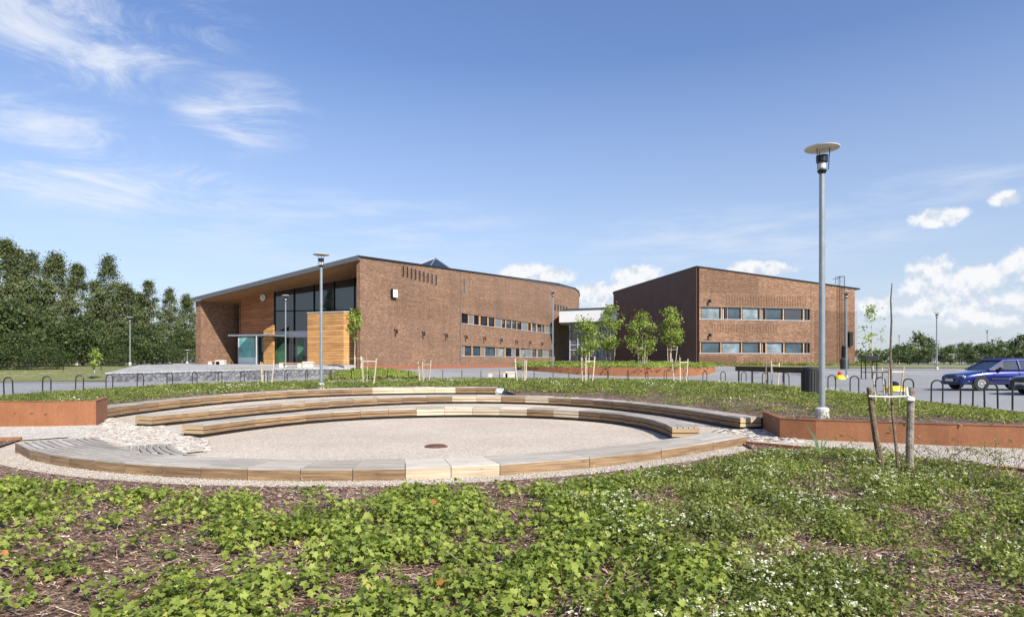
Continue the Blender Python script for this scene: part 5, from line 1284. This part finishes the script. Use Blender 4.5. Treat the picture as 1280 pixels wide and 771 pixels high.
# flowering fine-leaved shrubs
def d_sp(x, y):
    v = vnoise(x, y, 2.9, 15)+.45*vnoise(x, y, 6, 16)
    v += .4*vnoise(x, y, 12, 17); c = np.clip((v+.08)*3.4, .08, 1)*sst(.28, .75, edge_d(x, y))*(1-.9*sst(-.5, 0, 2.6-x)*sst(1.4, .4, edge_d(x, y)))
    return c*(split(x, y) > -.3)*vis(x, y, .6)*(y > 3.0)
P = scatter(FGP, 1900, 51, d_sp); n = len(P); rs = np.random.default_rng(19)
rad = rs.uniform(.07, .20, n); hgt = rs.uniform(.05, .22, n)*np.clip(.4+edge_d(P[:, 0], P[:, 1])/2.2, .4, 1)
pos, nr, hd, k, rs2 = bushes(P, rad, hgt, rs.integers(30, 65, n), None, 22, hfv, .6)
nr += rs2.normal(size=nr.shape)*.4; tone = rs.uniform(0, 1, n)*.45+.35*(vnoise(P[:, 0], P[:, 1], 3.5, 91) > 0)*rs.uniform(.3, 1, n)
o = cloud_mesh('ground_cover', pos, nr, hd, rs2.uniform(.022, .042, len(k)), np.clip(tone[k]+rs2.uniform(0, .35, len(k)), 0, 1), LEAF_V, LEAF_F, M['leaf_spirea'])
tag(o, 'dull green fine-leaved low shrubs covering the front right mulch bed', 'shrubs', kind='stuff')
# flowers: small domed clusters on some plants
fl = rs.uniform(size=n) < .36*np.clip(vnoise(P[:, 0], P[:, 1], 2.4, 33)*2.4+.35, .06, 1); F0 = P[fl]; fh = hgt[fl]; m = len(F0)
kk = np.repeat(np.arange(m), rs.integers(2, 6, m)); c = np.c_[F0[kk]+rs.normal(size=(len(kk), 2))*.10, hfv(F0[kk, 0], F0[kk, 1])+fh[kk]*rs.uniform(.7, 1.15, len(kk))+.02]
pk = np.repeat(np.arange(len(c)), 9); pos = c[pk]+rs.normal(size=(len(pk), 3))*[.011, .011, .005]
o = cloud_mesh('blossom', pos, rs.normal(size=(len(pk), 3))*.4+[0, 0, 1], rs.normal(size=(len(pk), 3)), rs.uniform(.007, .013, len(pk)), rs.uniform(0, 1, len(pk)), [(-.5, -.5, 0), (.5, -.5, 0), (.5, .5, 0), (-.5, .5, 0)], [(0, 1, 2, 3)], M['flower'])
tag(o, 'clusters of tiny white blossom on the front right shrubs', 'flowers', kind='stuff')
# twigs arching from the flowering shrubs at the path edge
q = MB(); rr = random.Random(3); tips = []
for i in range(70):
    px = rr.choice([rr.uniform(1160, 1275), rr.uniform(1010, 1270)]); x, y = unp(px, rr.uniform(583, 630)); h = rr.uniform(.25, .5); a = rr.uniform(0, 6.28); z = HF(x, y)
    p = [Vector((x, y, z)), Vector((x+.1*math.cos(a), y+.1*math.sin(a), z+h*.7)), Vector((x+.28*math.cos(a), y+.28*math.sin(a), z+h)), Vector((x+.45*math.cos(a), y+.45*math.sin(a), z+h*.85))]
    q.tube(p, [.003, .0025, .002, .001], 4, cap=False)
    for k in range(14): j = rr.randint(1, 2); f = rr.random(); t = p[j].lerp(p[j+1], f); tips.append(tuple(t+Vector((rr.uniform(-.02, .02), rr.uniform(-.02, .02), rr.uniform(-.01, .02)))))
tw = q.build('arching_twigs', M['bark']); tag(tw, 'thin arching twigs with leaves above the front right shrubs', 'twigs', kind='stuff')
tips = np.array(tips); cloud_mesh('twig_leaves', tips, rv(len(tips))+[0, 0, .6], rv(len(tips)), RNG.uniform(.018, .03, len(tips)), RNG.uniform(0, .9, len(tips)), LEAF_V, LEAF_F, M['leaf_spirea'], tw)
# stems under the lobed shrubs + bark chips
def d_ch(x, y): return vis(x, y, .3)*(y > 3.2)*np.clip(sst(12.5, 3.5, y)+.25, 0, 1)
P = scatter(FGP, 80000, 61, d_ch); n = len(P); rs = np.random.default_rng(29)
CH_V = [(-.5, 0, 0), (.5, .08, 0), (.42, 1, .12), (-.36, .9, .1)]
o = cloud_mesh('bark_mulch', np.c_[P, hfv(P[:, 0], P[:, 1])+rs.uniform(.002, .022, n)], rs.normal(size=(n, 3))*.30+[0, 0, 1], rs.normal(size=(n, 3))*[1.6, .7, .1], np.c_[rs.uniform(.004, .013, n), rs.uniform(.015, .065, n)], np.clip(rs.beta(1.5, 1.5, n)+.18*vnoise(P[:, 0], P[:, 1], 1.6, 3), 0, 1), CH_V, [(0, 1, 2, 3)], M['chip'])
tag(o, 'brown and pale bark chips strewn over the front beds', 'mulch', kind='stuff')
P = scatter(FGP, 2600, 67, lambda x, y: vis(x, y, .3)*(y > 3.2)); n = len(P)
o = cloud_mesh('dry_stems', np.c_[P, hfv(P[:, 0], P[:, 1])+rs.uniform(.01, .09, n)], rs.normal(size=(n, 3))*.6+[0, 0, 1], rs.normal(size=(n, 3))*[1, 1, .5], np.c_[rs.uniform(.0015, .003, n), rs.uniform(.04, .15, n)], rs.uniform(.5, 1, n), [(-.5, 0, 0), (.5, 0, 0), (.5, 1, 6), (-.5, 1, 6)], [(0, 1, 2, 3)], M['chip'])
tag(o, 'thin dry stems lying among the front shrubs', 'stems', kind='stuff')
# gravel stones loose in the margin
P = scatter([tuple(p) for p in front_margin()], 9000, 63, lambda x, y: vis(x, y, .3)); n = len(P); P2 = scatter([unp(930, 556), *edgeR[:5], RW[5], RW[3], RW[1], unp(925, 540)], 6000, 64, lambda x, y: vis(x, y)); P = np.r_[P, P2]; n = len(P)
bm = bmesh.new(); bmesh.ops.create_icosphere(bm, subdivisions=1, radius=1); tv = np.array([v.co[:] for v in bm.verts])*[1, 1, .6]; tf = np.array([[v.index for v in f.verts] for f in bm.faces]); bm.free()
o = cloud_mesh('loose_gravel', np.c_[P, np.zeros(n)-.004], rs.normal(size=(n, 3))*.3+[0, 0, 1], rs.normal(size=(n, 3)), rs.uniform(.005, .012, n), rs.uniform(.1, .75, n), tv, tf, M['stonea'])
tag(o, 'loose pale gravel stones along the deck edge and the path', 'gravel', kind='stuff')
# blade plant by the path
x, y = unp(1026, 574); r = empty('iris_plant', (x, y, HF(x, y)), 0, 'single upright blade-leaved plant at the edge of the gravel path', 'plant'); q = MB()
for dx_, h, c in ((-.22, .50, 0), (-.10, .36, 0), (.04, .30, 0), (.17, .34, 0)):
    q.poly([(-.012, 0, 0), (.012, 0, 0), (.012+dx_*.5, .02, h*.6), (-.012+dx_*.5, .02, h*.6)]); q.poly([(-.012+dx_*.5, .02, h*.6), (.012+dx_*.5, .02, h*.6), (dx_, .03, h)])
q.build('blade', mat('blade_green', (.07, .15, .07), .5), r)

# ------------------------------------------------------------------ planting in the horseshoe bed, planter and island
hbv = np.vectorize(HB)
def d_bed(x, y):
    d = ukd(np.c_[x, y]); v = vnoise(x, y, 1.0, 71)
    e = np.min(np.hypot(x[:, None]-_back[None, :, 0], y[:, None]-_back[None, :, 1]), axis=1)
    _w = np.array([*resample(np.array(RW), .3), *resample(np.array([*LW, LWE]), .3)]); e2 = np.min(np.hypot(x[:, None]-_w[None, :, 0], y[:, None]-_w[None, :, 1]), axis=1)
    bare = sst(2.8, .6, e)*sst(-1.0, 1.5, x)*.7*sst(6.5, 4.5, x)                    # bare mulch strip behind the benches on the right
    return vis(x, y, 1)*sst(.1, .7, d)*sst(.22, .5, e2)*np.clip((v+.55)*1.7, 0, 1)*(1-bare)*np.clip(26/y, .35, 1)**1.2
P = scatter(bed_poly, 5200, 72, d_bed); n = len(P); rs = np.random.default_rng(73)
kind_ = vnoise(P[:, 0], P[:, 1], .45, 77)+.5*np.exp(-((P[:, 0]+8)/7)**2)-.25*(P[:, 0] > 7)-.3*(P[:, 0] < -13)
for nm, sel, ra_, hg, lf_, ls, mt, lab in (('ground_cover', kind_ <= 0.0, (.20, .38), (.07, .17), (34, 60), (.045, .085), 'leaf_mid', 'yellow-green low shrubs in the horseshoe bed behind the benches'),
                                          ('ground_cover', kind_ > 0.0, (.24, .42), (.13, .29), (50, 80), (.03, .065), 'leaf_spirea', 'taller dull green shrubs in the horseshoe bed behind the benches')):
    Q = P[sel]; n = len(Q); rad = rs.uniform(*ra_, n); hg_ = rs.uniform(*hg, n)*np.clip(.45+ukd(Q)/3, .45, 1)*(1-.35*sst(26, 44, Q[:, 1])); pos, nr, hd, k, rs2 = bushes(Q, rad, hg_, rs.integers(*lf_, n), None, 74, hbv, .6)
    dist = pos[:, 1]; sz = rs2.uniform(*ls, len(k))*np.clip(dist/20, .8, 2.0); tn = rs.uniform(0, .6, n)
    tag(cloud_mesh(nm, pos, nr, hd, sz, np.clip(tn[k]+rs2.uniform(0, .4, len(k)), 0, 1), LEAF_V, LEAF_F, M[mt]), lab, 'shrubs', kind='stuff')
    if mt == 'leaf_spirea':
        f = rs.uniform(size=n) < .18*(vnoise(Q[:, 0], Q[:, 1], .8, 5) > .1); c = np.repeat(np.c_[Q[f], hbv(Q[f, 0], Q[f, 1])+hg_[f]], 22, axis=0); c = c+rs.normal(size=c.shape)*[.18, .18, .04]
        tag(cloud_mesh('blossom', c, rv(len(c))+[0, 0, .8], rv(len(c)), rs.uniform(.03, .06, len(c)), rs.uniform(0, 1, len(c)), LEAF_V, LEAF_F, M['flower']), 'pale blossom specks on the shrubs behind the benches', 'flowers', kind='stuff')
P = scatter(bed_poly, 9000, 75, lambda x, y: vis(x, y, .5)*np.clip(17/y, 0, 1)**2); n = len(P)
tag(cloud_mesh('bark_mulch', np.c_[P, hbv(P[:, 0], P[:, 1])+.012], rs.normal(size=(n, 3))*.3+[0, 0, 1], rs.normal(size=(n, 3))*[1, 1, .1], np.c_[rs.uniform(.012, .03, n), rs.uniform(.04, .11, n)], rs.beta(1.3, 2, n), CH_V, [(0, 1, 2, 3)], M['chip']), 'bark chips strewn over the horseshoe bed', 'mulch', kind='stuff')
def cover(poly, n, hf, ra_, hg, ls, mt, lab, seed, lv=(40, 60)):
    P = scatter(poly, n, seed); rs = np.random.default_rng(seed); n = len(P); pos, nr, hd, k, rs2 = bushes(P, rs.uniform(*ra_, n), rs.uniform(*hg, n), rs.integers(*lv, n), None, seed+1, np.vectorize(hf), .6)
    tn = rs.uniform(0, .6, n); tag(cloud_mesh('ground_cover', pos, nr, hd, rs2.uniform(*ls, len(k)), np.clip(tn[k]+rs2.uniform(0, .4, len(k)), 0, 1), LEAF_V, LEAF_F, M[mt]), lab, 'shrubs', kind='stuff')
cover([tuple(p) for p in pp], 1100, lambda x, y: LVP(y), (.5, .9), (.25, .5), (.11, .2), 'leaf_young', 'green low shrubs filling the raised corten planter', 81)
cover(isl, 230, HI, (.4, .6), (.2, .32), (.1, .16), 'leaf_young', 'bright green low shrubs on the small island before the brick corner', 83)
cover([(22, 70.5), (43, 74.5), (43, 75.8), (21.6, 71.8)], 130, lambda x, y: H(x, y), (.4, .6), (.2, .45), (.12, .2), 'leaf_mid', 'low shrubs along the foot of the right building', 85)

# ------------------------------------------------------------------ trees
def tree_kind(kind, seed):
    r = empty(kind, (0, 0, 0))
    if kind == 'birch_tree':
        env = lambda z: 3.1*min(1, .45+z*2.2)*max(0, 1-z)**.75+.1
        make_tree('', 16, 1.6, 3, 17000, .235, 170, .38, M['leaf_birch'], M['palebark'], seed, env, .22, parent=r, limbs=16)
    elif kind == 'broad_tree':
        make_tree('', 8, .6, 3.8, 6500, .32, 80, .7, M['leaf_bush'], M['bark'], seed, lambda z: 3.9*math.sin(math.pi*min(1, .2+.8*z)**.8)**.6, .18, parent=r, limbs=12)
    elif kind == 'distant_tree':
        make_tree('', 6, 1.0, 2.4, 1700, .38, 34, .42, M['leaf_far'], M['bark'], seed, None, .11, parent=r, limbs=8)
    return r
def plant_trees(kind, nproto, spots, grp, cat, labf, base_h):
    protos = [tree_kind(kind, 300+i*17+len(kind)) for i in range(nproto)]; used = 0
    spots = sorted(spots, key=lambda s: s[0])
    for i, (px, Z, topy) in enumerate(spots):
        r = protos[i] if i < nproto else copy_tree(protos[i % nproto]); x = atz(px, Z); lev = H(x, Z); h = CAMH+(HZ-topy)*Z/F-lev; s = h/base_h
        wsc = s**.6*random.uniform(.9, 1.12); r.location = (x, Z, lev); r.scale = (wsc, wsc, s); r.rotation_euler = (0, 0, random.uniform(0, 6.28)); tag(r, labf(i), cat, grp)
plant_trees('birch_tree', 4, [(8,78,300),(40,84,318),(68,82,312),(96,80,330),(-28,80,310),(22,92,312),(136,90,322),(157,88,352),(186,92,352),(212,98,362),(234,104,366),(118,94,352),(-60,84,320),(172,96,366)],
            'tall birches behind the plaza', 'tree', lambda i: 'tall dark green birch, %s from the left behind the plaza' % OR[i], 16)
for i, (x_, y_, s_) in enumerate(((-128, -14, 1.5), (-120, -26, 1.25), (-104, -44, 1.55), (-97, -52, 1.3), (-84, -66, 1.1), (-76, -74, 1.5), (-138, -2, 1.4))):
    b_ = copy_tree([o for o in bpy.data.objects if o.name.startswith('birch_tree')][0]); b_.location = (x_, y_, 0); b_.scale = (1.2, 1.2, s_); b_.rotation_euler.z = i
    tag(b_, 'tall birch behind the viewer mirrored in the entrance glazing', 'tree', 'birches behind the viewer')
plant_trees('broad_tree', 3, [(2,66,378),(44,70,398),(70,70,412),(104,72,396),(136,76,418),(176,78,408),(204,82,426),(230,88,415),(-24,64,390),(56,62,434),(152,72,436),(20,61,418)],
            'bushy lower trees below the birches', 'tree', lambda i: 'low bushy green tree, %s from the left below the birches' % OR[i], 8)
plant_trees('distant_tree', 3, [(1134,120,428),(1148,112,417),(1160,118,424),(1095,130,438),(1083,120,442),(1188,110,432),(1214,100,428),(1226,96,430),(1246,92,424),(1262,88,430),(1279,84,420),(1292,84,428),(1122,128,432),(1238,110,434),(1202,130,430),(1180,140,434)],
            'trees beyond the parking lot', 'tree', lambda i: 'small green tree beyond the parking lot, %s from the left' % OR[i], 6)
# far wood along the horizon
rs = np.random.default_rng(91); n = 15000; X = rs.uniform(60, 420, n); Y = 240+rs.normal(size=n)*7; Hh = 5.5+1.8*vnoise(X, Y*0, .12, 4)+.8*vnoise(X, Y*0, .5, 5); Zz = rs.uniform(0, 1, n)**.8*Hh+.5
tag(cloud_mesh('far_wood', np.c_[X, Y, Zz], rv(n)+[0, -.5, .4], rv(n), rs.uniform(.7, 1.6, n), rs.uniform(0, .8, n), LEAF_V, LEAF_F, M['leaf_far']), 'dark strip of far woodland on the horizon at right', 'woods', kind='stuff')
n = 5000; X = rs.uniform(-170, -30, n); Y = 125+rs.normal(size=n)*5; Zz = rs.uniform(0, 1, n)*(6+2*vnoise(X, Y*0, .2, 6))+.8
tag(cloud_mesh('far_wood', np.c_[X, Y, Zz], rv(n)+[0, -.5, .4], rv(n), rs.uniform(.6, 1.2, n), rs.uniform(0, .6, n), LEAF_V, LEAF_F, M['leaf_birch']), 'dense dark wood closing the gaps behind the birches', 'woods', kind='stuff')
